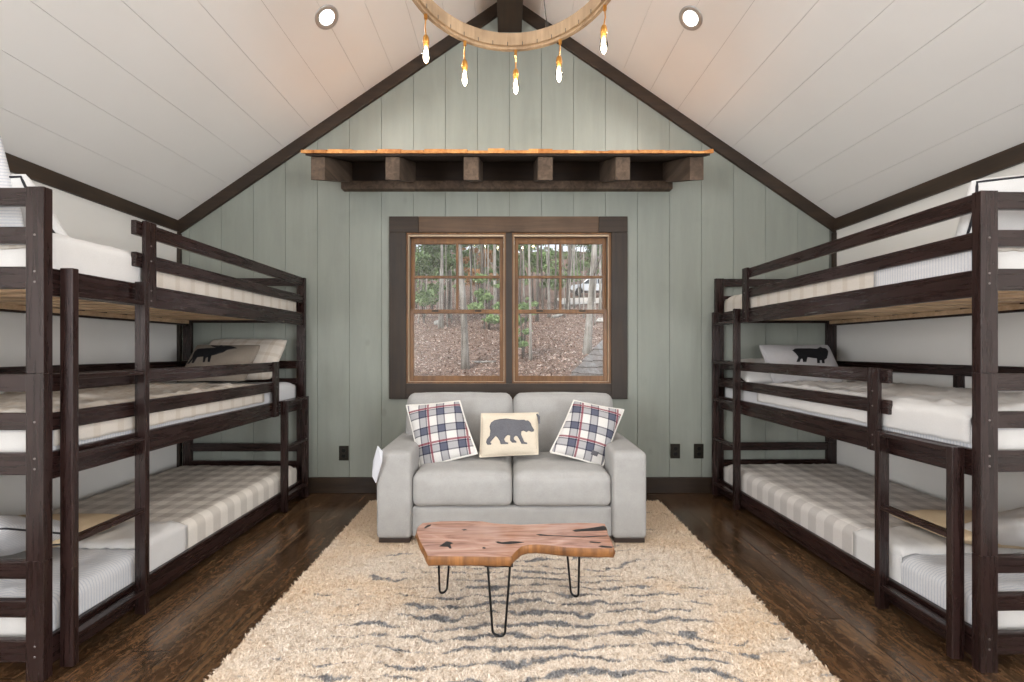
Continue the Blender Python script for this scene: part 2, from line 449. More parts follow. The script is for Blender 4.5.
SWY0, SWY1, SWZ0, SWZ1 = -2.4, -.3, .8, 2.2       # unseen side openings behind the camera, made up to let fill light in
for nm, a, b in (('wall_left', XL-.14, XL), ('wall_right', XR, XR+.14)):
    m = MB(); m.box(a, b, YB, SWY0, 0, EAVE+.05); m.box(a, b, SWY1, D+.15, 0, EAVE+.05)
    m.box(a, b, SWY0, SWY1, 0, SWZ0); m.box(a, b, SWY0, SWY1, SWZ1, EAVE+.05)
    struct(m, nm, M['sidewall'])
# rear wall
m = MB()
m.prism([(XL,0),(XR,0),(XR,EAVE),(0,ZR),(XL,EAVE)], lambda x, z: (x, YB-.14, z), lambda x, z: (x, YB, z))
struct(m, 'wall_rear', M['sidewall'])

# ceiling: painted boards running to the gable, narrow open joints, solid core above
def slope_board(mb, s, xa, xb, t0, t1, mi):
    n = Vector((s*PITCH, 0, 1)).normalized()
    q = []
    for t in (t0, t1):
        for (x, y) in ((xa, YB), (xb, YB), (xb, D), (xa, D)):
            q.append(Vector((s*x, y, EAVE+PITCH*(2.923-x))) + n*t)
    mb.hexa(q, mi)
mb = MB()
for s in (-1, 1):
    slope_board(mb, s, -.02, 3.05, .012, .15, 1)
    e = [2.70-.2416*k for k in range(-1, 12)]
    for a, b in zip(e[1:], e):
        a = max(a, 0.0)
        if b > a: slope_board(mb, s, a+.0009, min(b, 2.96)-.0009, 0, .012, 0)
struct(mb, 'ceiling', [M['ceil'], M['ceil_gap']])

# ridge beam, gable trim, eave trim, corner trim, baseboards
struct(MB().box(-.09, .122, YB, D, 4.085, ZR-.01), 'ridge_beam', M['trim'], bevel=.006)
def gable_trim(s):
    m = MB(); x0, x1 = .01 if s < 0 else .03, 2.92 if s < 0 else 2.897
    w = .118
    m.hexa([(s*x0, D-.028, zc(x0)-w), (s*x1, D-.028, zc(x1)-w), (s*x1, D, zc(x1)-w), (s*x0, D, zc(x0)-w),
            (s*x0, D-.028, zc(x0)), (s*x1, D-.028, zc(x1)), (s*x1, D, zc(x1)), (s*x0, D, zc(x0))])
    return m
struct(gable_trim(-1), 'trim_1', M['trim_x'], bevel=.003)
struct(gable_trim(1), 'trim_2', M['trim_x'], bevel=.003)
struct(MB().box(XL, XL+.025, YB, D-.028, EAVE-.095, EAVE+.004), 'trim_3', M['trim'], bevel=.003)
struct(MB().box(XR-.025, XR, YB, D-.028, EAVE-.085, EAVE+.02), 'trim_4', M['trim'], bevel=.003)
struct(MB().box(XL, XL+.028, D-.028, D, .14, EAVE-.11), 'trim_5', M['trim_z'], bevel=.003)
struct(MB().box(XR-.028, XR, D-.028, D, .14, EAVE-.10), 'trim_6', M['trim_z'], bevel=.003)
struct(MB().box(XL+.002, XR-.002, D-.02, D, 0, .14), 'baseboard_back', M['trim_x'], bevel=.004)
struct(MB().box(XL, XL+.02, YB, D-.02, 0, .14), 'baseboard_left', M['trim'], bevel=.004)
struct(MB().box(XR-.02, XR, YB, D-.02, 0, .14), 'baseboard_right', M['trim'], bevel=.004)

# window casing (stained boards on the wall) and the two double-hung windows
cz = tag(empty('window_casing', (0, D-.011, WZ0)), kind='structure')
def cpart(name, x0, x1, z0, z1, m, t=.024):
    return MB().box(x0, x1, D-t, D, z0, z1).build(name, m, cz, bevel=.003)
CZ = cz.location
fixloc(cpart('head_casing', -.79, .80, 2.308, 2.447, M['trim_head']), cz)
fixloc(cpart('corner_block', -1.050, -.792, 2.308, 2.447, M['trim_x']), cz)
fixloc(cpart('corner_block', .802, 1.056, 2.308, 2.447, M['trim_x']), cz)
fixloc(cpart('side_casing', -1.050, -.902, .834, 2.307, M['trim_z']), cz)
fixloc(cpart('side_casing', .913, 1.056, .834, 2.307, M['trim_z']), cz)
fixloc(cpart('mullion_casing', -.018, .036, .971, 2.307, M['trim_z'], .02), cz)
fixloc(cpart('apron_casing', -.901, .912, .834, .969, M['trim_x']), cz)

def frame_box(mb, x0, x1, z0, z1, y0, y1, w, top=None, bot=None, mi=0):
    t = top or w; b = bot or w
    mb.box(x0, x0+w, y0, y1, z0, z1, mi); mb.box(x1-w, x1, y0, y1, z0, z1, mi)
    mb.box(x0+w, x1-w, y0, y1, z1-t, z1, mi); mb.box(x0+w, x1-w, y0, y1, z0, z0+b, mi)
def window(name, x0, x1):
    r = tag(empty(name, ((x0+x1)/2, D, WZ0)), kind='structure')
    z0, z1 = WZ0, WZ1; zm = 1.612
    m = MB(); frame_box(m, x0, x1, z0, z1, D-.004, D+.15, .014)
    fixloc(m.build('jamb', M['oak'], r), r)
    m = MB()                                          # pale liner just inside the jamb
    frame_box(m, x0+.014, x1-.014, z0+.014, z1-.014, D+.012, D+.03, .007, top=.014, bot=.003)
    fixloc(m.build('jamb_liner', M['white_strip'], r), r)
    a, b = x0+.023, x1-.023
    up = MB(); frame_box(up, a, b, zm-.014, z1-.03, D+.068, D+.10, .034, top=.050, bot=.030)
    us = fixloc(up.build('upper_sash', M['oak'], r, bevel=.003), r)
    g0, g1, h0, h1 = a+.034, b-.034, zm+.016, z1-.080
    mx, mz = (g0+g1)/2, (h0+h1)/2
    mun = MB(); mun.box(mx-.011, mx+.011, D+.066, D+.098, h0, h1); mun.box(g0, g1, D+.067, D+.097, mz-.011, mz+.011)
    fixloc(mun.build('muntin', M['oak'], us, bevel=.002), r)
    fixloc(MB().box(g0, g1, D+.083, D+.086, h0, h1).build('pane', M['glass'], us), r)
    lo = MB(); frame_box(lo, a, b, z0+.016, zm+.018, D+.032, D+.064, .034, top=.036, bot=.050)
    ls = fixloc(lo.build('lower_sash', M['oak'], r, bevel=.003), r)
    fixloc(MB().box(a+.034, b-.034, D+.046, D+.049, z0+.066, zm-.018).build('pane', M['glass'], ls), r)
    lk = MB()
    for t in (.27, .73):
        X = a+(b-a)*t; lk.box(X-.03, X+.03, D+.024, D+.034, zm-.002, zm+.012)
    fixloc(lk.build('sash_lock', M['bronze'], ls, bevel=.003), r)
window('window_1', WX0, WM0); window('window_2', WM1, WX1)

# outlets
def outlet(u, v, label):
    c = px(u, v, D)
    r = tag(empty('wall_outlet', (c.x, D, c.z)), label, 'outlet', 'dark outlets on the green wall')
    MB().box(-.043, .043, -.008, 0, -.065, .065).build('cover_plate', M['bronze'], r, bevel=.003)
    for s in (-1, 1):
        MB().prism([(.018*math.cos(a)*1.0, .016*math.sin(a)+s*.024) for a in np.linspace(0, 2*math.pi, 14)[:-1]],
                   lambda x, z: (x, -.0105, z), lambda x, z: (x, -.0075, z)).build('socket', M['black_metal'], r)
outlet(344, 453, 'dark outlet on the green wall between the left bunk bed and the sofa')
outlet(675, 451, 'dark outlet on the green wall just beside the sofa, first of the close pair')
outlet(698.5, 451, 'dark outlet of the close pair that sits next to the right bunk bed')

# ------------------------------------------------------------------ shingled awning over the window
aw = tag(empty('window_awning', (0, D, 2.65)), 'dark timber awning with cedar shake edge above the window', 'awning')
m = MB().box(-1.455, 1.435, 3.585, D, 2.672, 2.742); fixloc(m.build('ledger', M['rafter'], aw, bevel=.004), aw)
m = MB().box(-1.40, 1.40, 3.628, D, 2.742, 2.93); fixloc(m.build('back_board', M['deck'], aw), aw)
for (uc, w) in ((317.8,.106),(392.4,.106),(471,.112),(545.4,.112),(623,.108),(696.8,.104)):
    X = (uc-CX)*3.08/F; a, b = X-w/2, X+w/2
    m = MB().hexa([(a,3.08,2.538),(b,3.08,2.538),(b,3.627,2.743),(a,3.627,2.743),(a,3.08,2.712),(b,3.08,2.712),(b,3.627,2.917),(a,3.627,2.917)])
    fixloc(m.build('rafter', M['rafter'], aw, bevel=.004), aw)
SL = .375
def aw_slab(mb, x0, x1, y0, y1, h0, h1, h0b=None, h1b=None):
    z = lambda y: 2.706 + SL*(y-3.05)
    h0b = h0 if h0b is None else h0b; h1b = h1 if h1b is None else h1b
    mb.hexa([(x0,y0,z(y0)+h0),(x1,y0,z(y0)+h0),(x1,y1,z(y1)+h0b),(x0,y1,z(y1)+h0b),
             (x0,y0,z(y0)+h1),(x1,y0,z(y0)+h1),(x1,y1,z(y1)+h1b),(x0,y1,z(y1)+h1b)])
m = MB()
for q in range(4):
    y0 = 3.05+q*.1525; aw_slab(m, -1.50, 1.495, y0, y0+.150, 0.0, .016)
fixloc(m.build('roof_deck', M['deck'], aw), aw)
r_ = random.Random(4)
m = MB()
for c in range(4):
    x = -1.522; y0 = 3.035 + c*.15
    while x < 1.50:
        w = r_.uniform(.07, .19); x1 = min(x+w, 1.512)
        j = r_.uniform(-.018, .018); th = r_.uniform(.010, .028)
        y1 = min(y0+.32, D-.003)
        aw_slab(m, x+.002, x1-.002, y0+j, y1, .017+c*.0008, .017+th+.006, .018+.02, .018+.032)
        x = x1
    if c == 0:      # doubled starter course
        x = -1.518
        while x < 1.50:
            w = r_.uniform(.09, .2); x1 = min(x+w, 1.51)
            aw_slab(m, x+.002, x1-.002, 3.028+r_.uniform(0,.008), 3.30, .0165, .0285+r_.uniform(0,.004))
            x = x1
fixloc(m.build('cedar_shingles', M['shake'], aw), aw)

# ------------------------------------------------------------------ bunk beds (built once, the second is the first turned half round)
W, L = 1.06, 2.02
PT = (.457, 1.176, 1.893)
bed = empty('bunk_bed', (0,0,0))
def bpart(mb, name, mat=None, parent=None, bevel=.004, extra=None):
    mats = [mat or M['espresso']] + ([extra] if extra else [])
    return mb.build(name, mats, parent or bed, bevel=bevel)
def bx(n0, n1, y0, y1, z0, z1): return (-n1, -n0, y0, y1, z0, z1)      # n = distance out from the aisle face
def bolt(mb, x, y, z, ax):
    pr = [(.0048, 0), (.0048, .0012), (.003, .002), (0.0001, .0022)]
    Mx = {'-y': Matrix.Rotation(math.pi/2, 3, 'X'), '+y': Matrix.Rotation(-math.pi/2, 3, 'X'), '+x': Matrix.Rotation(math.pi/2, 3, 'Y')}[ax]
    mb.lathe(pr, (x,y,z), 8, 1, Mx)
zseg = [(0.0, PT[0]), (PT[0]+.0015, PT[1]), (PT[1]+.0015, PT[2])]
for n0 in (0, W-.069):
    for y0 in (0, L-.032):
        for i, (za, zb) in enumerate(zseg):
            m = MB().box(*bx(n0, n0+.069, y0, y0+.032, za, zb))
            yy, ax = (y0, '-y') if y0 == 0 else (y0+.032, '+y')
            for dz in ((-.185, -.325, -.365) if i else (-.325, -.365)):
                if n0 == 0 or True: bolt(m, -(n0+.034), yy, zb+dz, ax)
            bpart(m, 'post', M['espresso'], extra=M['bolt'], bevel=.003)
for y0 in (0.004, L-.028):
    for T in PT:
        for (d0, d1) in ((-.07, 0), (-.218, -.152), (-.39, -.305)):
            bpart(MB().box(*bx(.0695, W-.0695, y0, y0+.024, T+d0, T+d1-(.002 if d1 == 0 else 0))), 'end_rail', M['espresso_x'])
ZS = ((.035, .148), (.76, .868), (1.48, 1.588))
for i, (za, zb) in enumerate(ZS):
    for n0 in (.012, W-.037):
        bpart(MB().box(*bx(n0, n0+.025, .0325, L-.0325, za, zb)), 'side_rail', M['espresso_y'])
    m = MB()                                                        # pine slats lying on two cleats
    for k in range(13):
        y = .08 + k*(L-.22)/12
        m.box(*bx(.040, W-.040, y, y+.068, za+.042, za+.058))
    for n0 in (.0375, W-.0625): m.box(*bx(n0, n0+.025, .04, L-.04, za+.014, za+.0415))
    m.build('slat_base', M['slat'], bed)
# guard rails: top bunk (aisle side stops short of the tall ladder), middle bunk (stops short of the short ladder), wall side full length
for (za, zb), ya, yb in ((ZS[2], .400, L-.0325), (ZS[1], .0325, L-.400)):
    for d0, d1 in ((.082, .152), (.235, .305)):
        bpart(MB().box(*bx(.012, .037, ya, yb, zb+d0, zb+d1)), 'guard_rail', M['espresso_y'])
gp = [(.432, .494, ZS[2]), (L-.494, L-.432, ZS[1])]
for ya, yb, (za, zb) in gp:
    m = MB().box(*bx(-.008, .0115, ya, yb, za, zb+.309))
    for dz in (.03, .08, .195, .27): bolt(m, .008, (ya+yb)/2, za+dz if dz < .1 else zb+dz-.08+.003, '+x')
    bpart(m, 'guard_post', M['espresso'], extra=M['bolt'], bevel=.003)
for (za, zb) in ZS[1:]:
    bpart(MB().box(*bx(W-.037, W-.012, .0325, L-.0325, zb+.235, zb+.305)), 'guard_rail', M['espresso_y'])
    bpart(MB().box(*bx(W-.0115, W+.004, L/2-.03, L/2+.03, za, zb+.305)), 'guard_post', M['espresso'])
def ladder(y0, y1, ztop, treads):
    lad = empty('ladder', (0,0,0), parent=bed)
    for a in (y0, y1-.025):
        bpart(MB().box(-.011 if False else .0002, .052, a, a+.025, .012, ztop), 'ladder_stile', M['espresso'], lad, bevel=.003)
    for z in treads:
        bpart(MB().box(.002, .049, y0+.0255, y1-.0255, z-.020, z), 'ladder_tread', M['espresso_y'], lad, bevel=.003)
ladder(.056, .405, 1.592, (1.50, 1.170, .852, .515, .130))
ladder(L-.405, L-.056, .872, (.869, .515, .130))
BL = dict(x=-1.776, y=1.575, r=math.radians(.45)); BR = dict(x=1.854, y=1.615, r=math.radians(1.0))
# left bed: origin at near aisle corner.  +rotation about z swings the far end: keep signs so that both far ends toe in
tl = math.radians(-.45); tr = math.radians(1.0)
bed.location = (BL['x'], BL['y'], 0); bed.rotation_euler.z = tl
tag(bed, 'dark brown triple bunk bed whose short ladder is the one at the green wall', 'bunk bed', 'matching triple bunk beds')
bed2 = copy_tree(bed)
# far corner of the turned bed sits L further on
fx = BR['x'] - math.sin(tr)*L; fy = BR['y'] + math.cos(tr)*L
bed2.location = (fx, fy, 0); bed2.rotation_euler.z = math.pi + tr
bed2['label'] = 'dark brown triple bunk bed whose tall ladder is the one at the green wall'

def bedpt(side, n, y, z):      # n outwards from the aisle face, y from the near end
    if side < 0:
        p = Matrix.Rotation(tl, 3, 'Z') @ Vector((-n, y, 0)); return Vector((BL['x']+p.x, BL['y']+p.y, z))
    p = Matrix.Rotation(tr, 3, 'Z') @ Vector((n, y, 0)); return Vector((BR['x']+p.x, BR['y']+p.y, z))
def bednear(side): return tl if side < 0 else tr
# ------------------------------------------------------------------ soft goods
def smooth_obj(o, sub=0):
    if sub:
        s = o.modifiers.new('sub', 'SUBSURF'); s.levels = s.render_levels = sub
    return o
def rbox(w, d, h, r, n=10, puff=(0,0,0,0), wr=0, seed=0, sag=0):
    """rounded soft block, centred in x/y, z from 0 to h; puff = (top, front, sides, bottom) bulge"""
    mb = MB(); vs, fs = [], []
    idx = {}
    def vert(i, j, k):
        key = (i, j, k)
        if key in idx: return idx[key]
        u, v, t = (2*i/n-1, 2*j/n-1, 2*k/n-1)
        # denser towards the edges
        q = lambda a: math.copysign(1-(1-abs(a))**1.5, a)
        u, v, t = q(u), q(v), q(t)
        P = Vector((u*w/2, v*d/2, t*h/2))
        C = Vector((max(-w/2+r, min(w/2-r, P.x)), max(-d/2+r, min(d/2-r, P.y)), max(-h/2+r, min(h/2-r, P.z))))
        dlt = P-C
        if dlt.length > r: P = C + dlt*(r/dlt.length)
        e = (1-u*u)*(1-v*v)
        if t > 0: P.z += puff[0]*e**.6*t - sag*e
        else: P.z += puff[3]*e*t
        if v < 0: P.y += puff[1]*(1-u*u)*(1-t*t)*v
        P.x += puff[2]*(1-v*v)*(1-t*t)*u
        if wr:
            f = noise.noise(Vector((P.x*9+seed, P.y*9, P.z*9)))*wr + noise.noise(Vector((P.x*26, P.y*26+seed, P.z*26)))*wr*.35
            P += P.normalized()*f
        vs.append((P.x, P.y, P.z+h/2)); idx[key] = len(vs)-1; return idx[key]
    R = range(n)
    for a in R:
        for b in R:
            for fx_ in (0, n):
                q1 = [(fx_,a,b),(fx_,a+1,b),(fx_,a+1,b+1),(fx_,a,b+1)]
                q2 = [(a,fx_,b),(a,fx_,b+1),(a+1,fx_,b+1),(a+1,fx_,b)]
                q3 = [(a,b,fx_),(a+1,b,fx_),(a+1,b+1,fx_),(a,b+1,fx_)]
                for qq in (q1, q2, q3): fs.append(tuple(vert(*z) for z in qq))
    return mb.add(vs, fs)

def pillow_fn(w, h, t, pinch=.05, wr=.006, seed=0, tpow=.5, slump=0):
    def f(u, v, sgn):
        x = w/2*u*(1-pinch*(1-v*v)*abs(u)**2); y = h/2*v*(1-pinch*1.1*(1-u*u)*abs(v)**2)
        rc_ = 1-.05*(u*u*v*v)**2; x *= rc_; y *= rc_
        e = max(0, (1-u*u)*(1-v*v))
        z = sgn*t/2*e**tpow
        k = noise.noise(Vector((x*7+seed, y*7, seed*1.7)))*wr + noise.noise(Vector((x*19, y*19+seed, 2.2)))*wr*.5
        z += (k*min(1, e*3) + slump*noise.noise(Vector((x*2.3+seed*3, y*2.3, 9.1)))*.5)
        return Vector((x, y, z))
    return f
def frame_matrix(c, right, up):
    r = Vector(right).normalized(); u = Vector(up); u = (u - r*u.dot(r)).normalized(); n = r.cross(u)
    m = Matrix((r, u, n)).transposed().to_4x4(); m.translation = Vector(c); return m
def place(o, m):
    o.location = m.translation; o.rotation_euler = m.to_euler(); return o
def pillow(name, f, m, mat, parent=None, n=22, edge=None, edge_r=.006, edge_mat=None, edge_name='piping', inset=1.0, side=1):
    mb = MB(); vs, fs = [], []
    q = lambda a: math.copysign(1-(1-abs(a))**1.6, a)
    for sgn in (1, -1):
        b = len(vs)
        for i in range(n+1):
            for j in range(n+1): vs.append(f(q(2*i/n-1), q(2*j/n-1), sgn))
        for i in range(n):
            for j in range(n):
                a = b+i*(n+1)+j; c = (a, a+n+1, a+n+2, a+1); fs.append(c if sgn > 0 else c[::-1])
    mb.add(vs, fs)
    o = mb.build(name, mat, None, smooth=True, recalc=False)
    bm = bmesh.new(); bm.from_mesh(o.data); bmesh.ops.remove_doubles(bm, verts=bm.verts, dist=1e-5); bm.to_mesh(o.data); bm.free()
    o.data.polygons.foreach_set('use_smooth', [True]*len(o.data.polygons))
    place(o, m)
    if edge_mat:
        pts = []
        for a, b in (((-1,-1),(1,-1)), ((1,-1),(1,1)), ((1,1),(-1,1)), ((-1,1),(-1,-1))):
            for k in range(16):
                tt = k/16; pts.append(f((a[0]+(b[0]-a[0])*tt)*inset, (a[1]+(b[1]-a[1])*tt)*inset, side))
        pts.append(pts[0])
        e = MB().tube(pts, edge_r, 8, cap=False).build(edge_name, edge_mat, o, smooth=True)
    return o
def motif(name, poly, f, mat, parent, lift=.003):
    """felt silhouette sewn on a pillow's front; poly in pillow u,v"""
    bm = bmesh.new()
    vs = [bm.verts.new((u, v, 0)) for u, v in poly]
    es = [bm.edges.new((vs[i], vs[(i+1) % len(vs)])) for i in range(len(vs))]
    bmesh.ops.triangle_fill(bm, edges=es, use_beauty=True, normal=(0,0,1))
    for _ in range(3):
        bmesh.ops.subdivide_edges(bm, edges=[e for e in bm.edges if (e.verts[0].co-e.verts[1].co).length > .07], cuts=1)
        bmesh.ops.triangulate(bm, faces=bm.faces)
    for v in bm.verts:
        p = f(v.co.x, v.co.y, 1); v.co = p + Vector((0,0,lift))
    for fc in bm.faces:
        fc.smooth = True
        if fc.normal.z < 0: fc.normal_flip()
    me = bpy.data.meshes.new(name); bm.to_mesh(me); bm.free(); me.materials.append(mat)
    o = bpy.data.objects.new(name, me); COL.objects.link(o); o.parent = parent
    s = o.modifiers.new('felt', 'SOLIDIFY'); s.thickness = .003; s.offset = -1
    return o
def quad_uv(corners):     # photo corners TL,TR,BR,BL -> function mapping a photo point to pillow u,v (inverse bilinear by Newton)
    tl_, tr_, br_, bl_ = [Vector(c) for c in corners]
    def inv(p):
        p = Vector(p); u = v = 0.0
        for _ in range(12):
            s, t = (u+1)/2, (v+1)/2
            q = bl_*(1-s)*(1-t)+br_*s*(1-t)+tr_*s*t+tl_*(1-s)*t
            du = ((br_-bl_)*(1-t)+(tr_-tl_)*t)*.5; dv = ((tl_-bl_)*(1-s)+(tr_-br_)*s)*.5
            e = p-q; det = du.x*dv.y-du.y*dv.x
            u += (e.x*dv.y-e.y*dv.x)/det; v += (du.x*e.y-du.y*e.x)/det
        return (u, v)
    return inv

# mattresses: six, each on its own slats
tiers = ('bottom', 'middle', 'top')
mt0 = None
MZ = [zb for za, zb in ZS]
for si, side in enumerate((-1, 1)):
    for k in range(3):
        base = ZS[k][0]+.060; top = ZS[k][1]+.118
        c = bedpt(side, W/2, .985, base)
        h = top-base
        key = k == 0
        if k == 0: mb = rbox(.955, 1.86, h, .045, 12, wr=.002)
        elif si == 0 and k == 1: mb = rbox(.955, 1.86, h, .045, 12, wr=.002)
        if mt0 is None or k == 0 or (si == 0 and k == 1):
            o = mb.build('mattress', M['mattress'], smooth=True)
            src = o
            if k == 1: srcm = o
        else:
            o = srcm.copy(); COL.objects.link(o)
        mt0 = o
        o.location = c; o.rotation_euler.z = bednear(side)
        where = ('elk', 'bear')[si]
        tag(o, f'white mattress on the {tiers[k]} bunk of the {where}-cushion bed', 'mattress', 'bunk mattresses')

def drape(side, k, y0, y1, name, mat, label, cat, lift=.012, n_in=.050, n_out=.985, rend=(.05,.05), wr=.006, seed=0, drop=None, group=None, bunch=0, thick=.007, closed=(True, True)):
    """bedding lying over the mattress of tier k, tucked down between mattress and rail on the aisle side"""
    ztop = ZS[k][1]+.118+lift; r = .05
    drop = drop if drop is not None else .118+lift+.015
    nA = n_in - lift*.5
    path = []                                     # aisle side profile: up the side, round, across
    for q in range(7): path.append((nA, -drop + (drop-r)*q/6))
    for q in range(1, 7):
        a = math.pi/2*q/6; path.append((nA+r-r*math.cos(a), -r+r*math.sin(a)))
    NN = 34
    for q in range(1, NN+1): path.append((nA+r+(n_out-nA-r)*q/NN, 0.0))
    ys = []
    NY = max(8, int((y1-y0)/.028))
    for q in range(NY+1): ys.append(y0+(y1-y0)*q/NY)
    def edge(y):
        d0, d1 = y-y0, y1-y; z = 0
        if closed[0] and d0 < rend[0]: z -= rend[0]-math.sqrt(max(0, rend[0]**2-(rend[0]-d0)**2))
        if closed[1] and d1 < rend[1]: z -= rend[1]-math.sqrt(max(0, rend[1]**2-(rend[1]-d1)**2))
        return z
    mb = MB(); vs, fs = [], []
    org = bedpt(side, W/2, (y0+y1)/2, ztop-drop)
    for y in ys:
        ez = edge(y)
        for (n, z) in path:
            P = Vector((n*6+seed, y*6, seed*.7)); Q = P + Vector((1,1,1))*noise.noise(P*.8)*1.2; w = wr*(.6*noise.noise(P) + .8*(abs(noise.noise(Q*1.9))-.25) + .35*noise.noise(Q*5))
            if bunch: w += bunch*(max(0, noise.noise(Vector((n*4+seed, y*7, 1.1))))**1.3)
            flat = 1 if z > -.001 else .25
            zz = ztop + z + abs(w)*flat + (ez if z > -.02 else 0)
            zz = max(zz, ztop-drop)
            nn = n - (abs(w)*.5 if z < -.001 else 0)
            nn = max(nn, .0385)
            vs.append(bedpt(side, nn, y, zz))
    m_ = len(path)
    for a in range(len(ys)-1):
        for b in range(m_-1):
            fs.append((a*m_+b, a*m_+b+1, (a+1)*m_+b+1, (a+1)*m_+b))
    mb.add(vs, fs)
    o = mb.build(name, mat, origin=org, smooth=True)
    s = o.modifiers.new('cloth', 'SOLIDIFY'); s.thickness = thick; s.offset = 0
    return tag(o, label, cat, group)
SG, TG = 'elk-cushion bed', 'bear-cushion bed'
# bottom bunks
drape(-1, 0, .05, 1.925, 'bed_sheet', M['stripe_sheet'], f'white striped sheet on the bottom bunk of the {SG}', 'sheet', lift=.008, wr=.022, seed=3, closed=(True, True))
drape(-1, 0, .72, 1.93, 'checked_blanket', M['check'], f'beige checked blanket on the bottom bunk of the {SG}', 'blanket', lift=.022, wr=.016, seed=5, closed=(False, True), thick=.010)
drape(-1, 0, .46, .745, 'folded_sheet', M['linen'], f'white sheet folded back over the checked blanket of the {SG}', 'sheet', lift=.037, wr=.022, seed=8, closed=(True, True), rend=(.02,.02), thick=.010)
drape(1, 0, .05, 1.925, 'bed_sheet', M['stripe_sheet'], f'white striped sheet on the bottom bunk of the {TG}', 'sheet', lift=.008, wr=.028, seed=13)
drape(1, 0, .60, 1.93, 'checked_blanket', M['check_b'], f'grey checked blanket on the bottom bunk of the {TG}', 'blanket', lift=.022, wr=.016, seed=15, closed=(False, True), thick=.010)
drape(1, 0, .36, .625, 'folded_sheet', M['linen'], f'white sheet folded back over the checked blanket of the {TG}', 'sheet', lift=.037, wr=.026, seed=18, rend=(.02,.02), thick=.010)
# middle bunks
drape(-1, 1, .05, 1.925, 'bed_sheet', M['stripe_sheet'], f'white striped sheet on the middle bunk of the {SG}', 'sheet', lift=.008, wr=.005, seed=23)
drape(-1, 1, .07, 1.46, 'duvet', M['plaid_duvet'], f'faint tan plaid duvet on the middle bunk of the {SG}', 'duvet', lift=.026, wr=.038, seed=25, thick=.016, drop=.13)
drape(1, 1, .05, 1.925, 'bed_sheet', M['stripe_sheet'], f'white striped sheet on the middle bunk of the {TG}', 'sheet', lift=.008, wr=.005, seed=33)
drape(1, 1, .07, 1.46, 'duvet', M['linen'], f'white rumpled duvet on the middle bunk of the {TG}', 'duvet', lift=.026, wr=.044, seed=35, thick=.016, drop=.13)
# top bunks
drape(-1, 2, .05, 1.925, 'duvet', M['plaid_duvet'], f'pale plaid duvet on the top bunk of the {SG}', 'duvet', lift=.012, wr=.022, seed=43, thick=.012)
drape(-1, 2, .05, .47, 'folded_sheet', M['linen'], f'white sheet turned back by the pillows on the top bunk of the {SG}', 'sheet', lift=.030, wr=.030, seed=45, rend=(.02,.03), thick=.012)
drape(1, 2, .05, 1.925, 'duvet', M['plaid_duvet'], f'pale plaid duvet on the top bunk of the {TG}', 'duvet', lift=.012, wr=.014, seed=53, thick=.012)
drape(1, 2, .05, .50, 'folded_sheet', M['stripe_sheet'], f'white striped sheet turned back by the pillows on the top bunk of the {TG}', 'sheet', lift=.030, wr=.012, seed=55, rend=(.02,.03), thick=.012)

def lean(side, n, y, z, w, h, t, tilt, yaw=0, name='pillow', mat=None, label='', away=False, roll=0, edge=None, pinch=.05, wr=.008, seed=0, cat='pillow', group=None, er=.006, slump=0):
    """pillow on a bunk; tilt = lean back from upright (deg).  away: leaning on the near rail, facing the window"""
    c = bedpt(side, n, y, z)
    dirn = 1 if away else -1                     # normal points along dirn*Y
    t_ = math.radians(tilt)
    right = Vector((1,0,0)) if not away else Vector((-1,0,0))
    up = Vector((0, -dirn*math.sin(t_), math.cos(t_)))
    R = Matrix.Rotation(math.radians(yaw), 3, 'Z')
    rgt, upv = R @ right, R @ up
    nrm = rgt.cross(upv)
    Q = Matrix.Rotation(math.radians(roll), 3, nrm)
    rgt, upv = Q @ rgt, Q @ upv
    f = pillow_fn(w, h, t, pinch, wr, seed, slump=slump)
    o = pillow(name, f, frame_matrix(c, rgt, upv), mat, edge_mat=edge, edge_r=er, inset=.94 if away and edge and tilt < 60 else 1.0, side=-1 if away else 1)
    tag(o, label, cat, group); return o, f
# middle bunks, window end
o, f = lean(-1, .43, 1.80, 1.195, .66, .42, .15, 38, 0, 'pillow', M['plaid_duvet'], 'tan plaid pillow behind the elk cushion on the middle bunk', pinch=.03, seed=1)
o, f = lean(-1, .47, 1.62, 1.17, .50, .36, .11, 40, 4, 'throw_pillow', M['taupe'], 'dark taupe cushion with a black elk on the middle bunk', cat='cushion', edge=M['taupe'], seed=2)
inv = quad_uv(((290,165),(680,150),(585,400),(190,400)))
elk = [(545,196),(520,206),(492,216),(470,238),(432,254),(402,262),(396,304),(385,304),(382,268),(370,278),(366,304),(355,304),(355,266),(312,266),(296,304),(283,304),(287,274),(263,304),(249,304),(276,268),(284,226),(306,206),(378,206),(430,200),(398,190),(388,176),(410,182),(440,186),(452,172),(462,186),(482,180),(505,180),(530,190)]
motif('elk_silhouette', [inv(p) for p in elk], f, M['blackfelt'], o)
o, f = lean(1, .38, 1.80, 1.09, .60, .40, .16, 66, -6, 'pillow', M['linen'], 'white pillow slumped behind the grey bear cushion on the middle bunk', pinch=.03, seed=4)
o, f = lean(1, .47, 1.60, 1.155, .54, .38, .11, 36, -5, 'throw_pillow', M['greypillow'], 'grey cushion with a black bear on the middle bunk', cat='cushion', edge=M['greypillow'], seed=6)
inv = quad_uv(((262,160),(685,150),(790,405),(370,405)))
bear2 = [(455,214),(470,200),(520,196),(600,196),(618,184),(626,176),(640,186),(655,183),(668,188),(676,205),(668,235),(660,258),(642,272),(640,294),(626,294),(624,276),(612,276),(612,294),(598,294),(596,264),(540,260),(534,290),(515,290),(511,272),(502,272),(496,290),(478,290),(487,262),(474,236)]
motif('bear_silhouette', [inv(p) for p in bear2], f, M['blackfelt'], o)
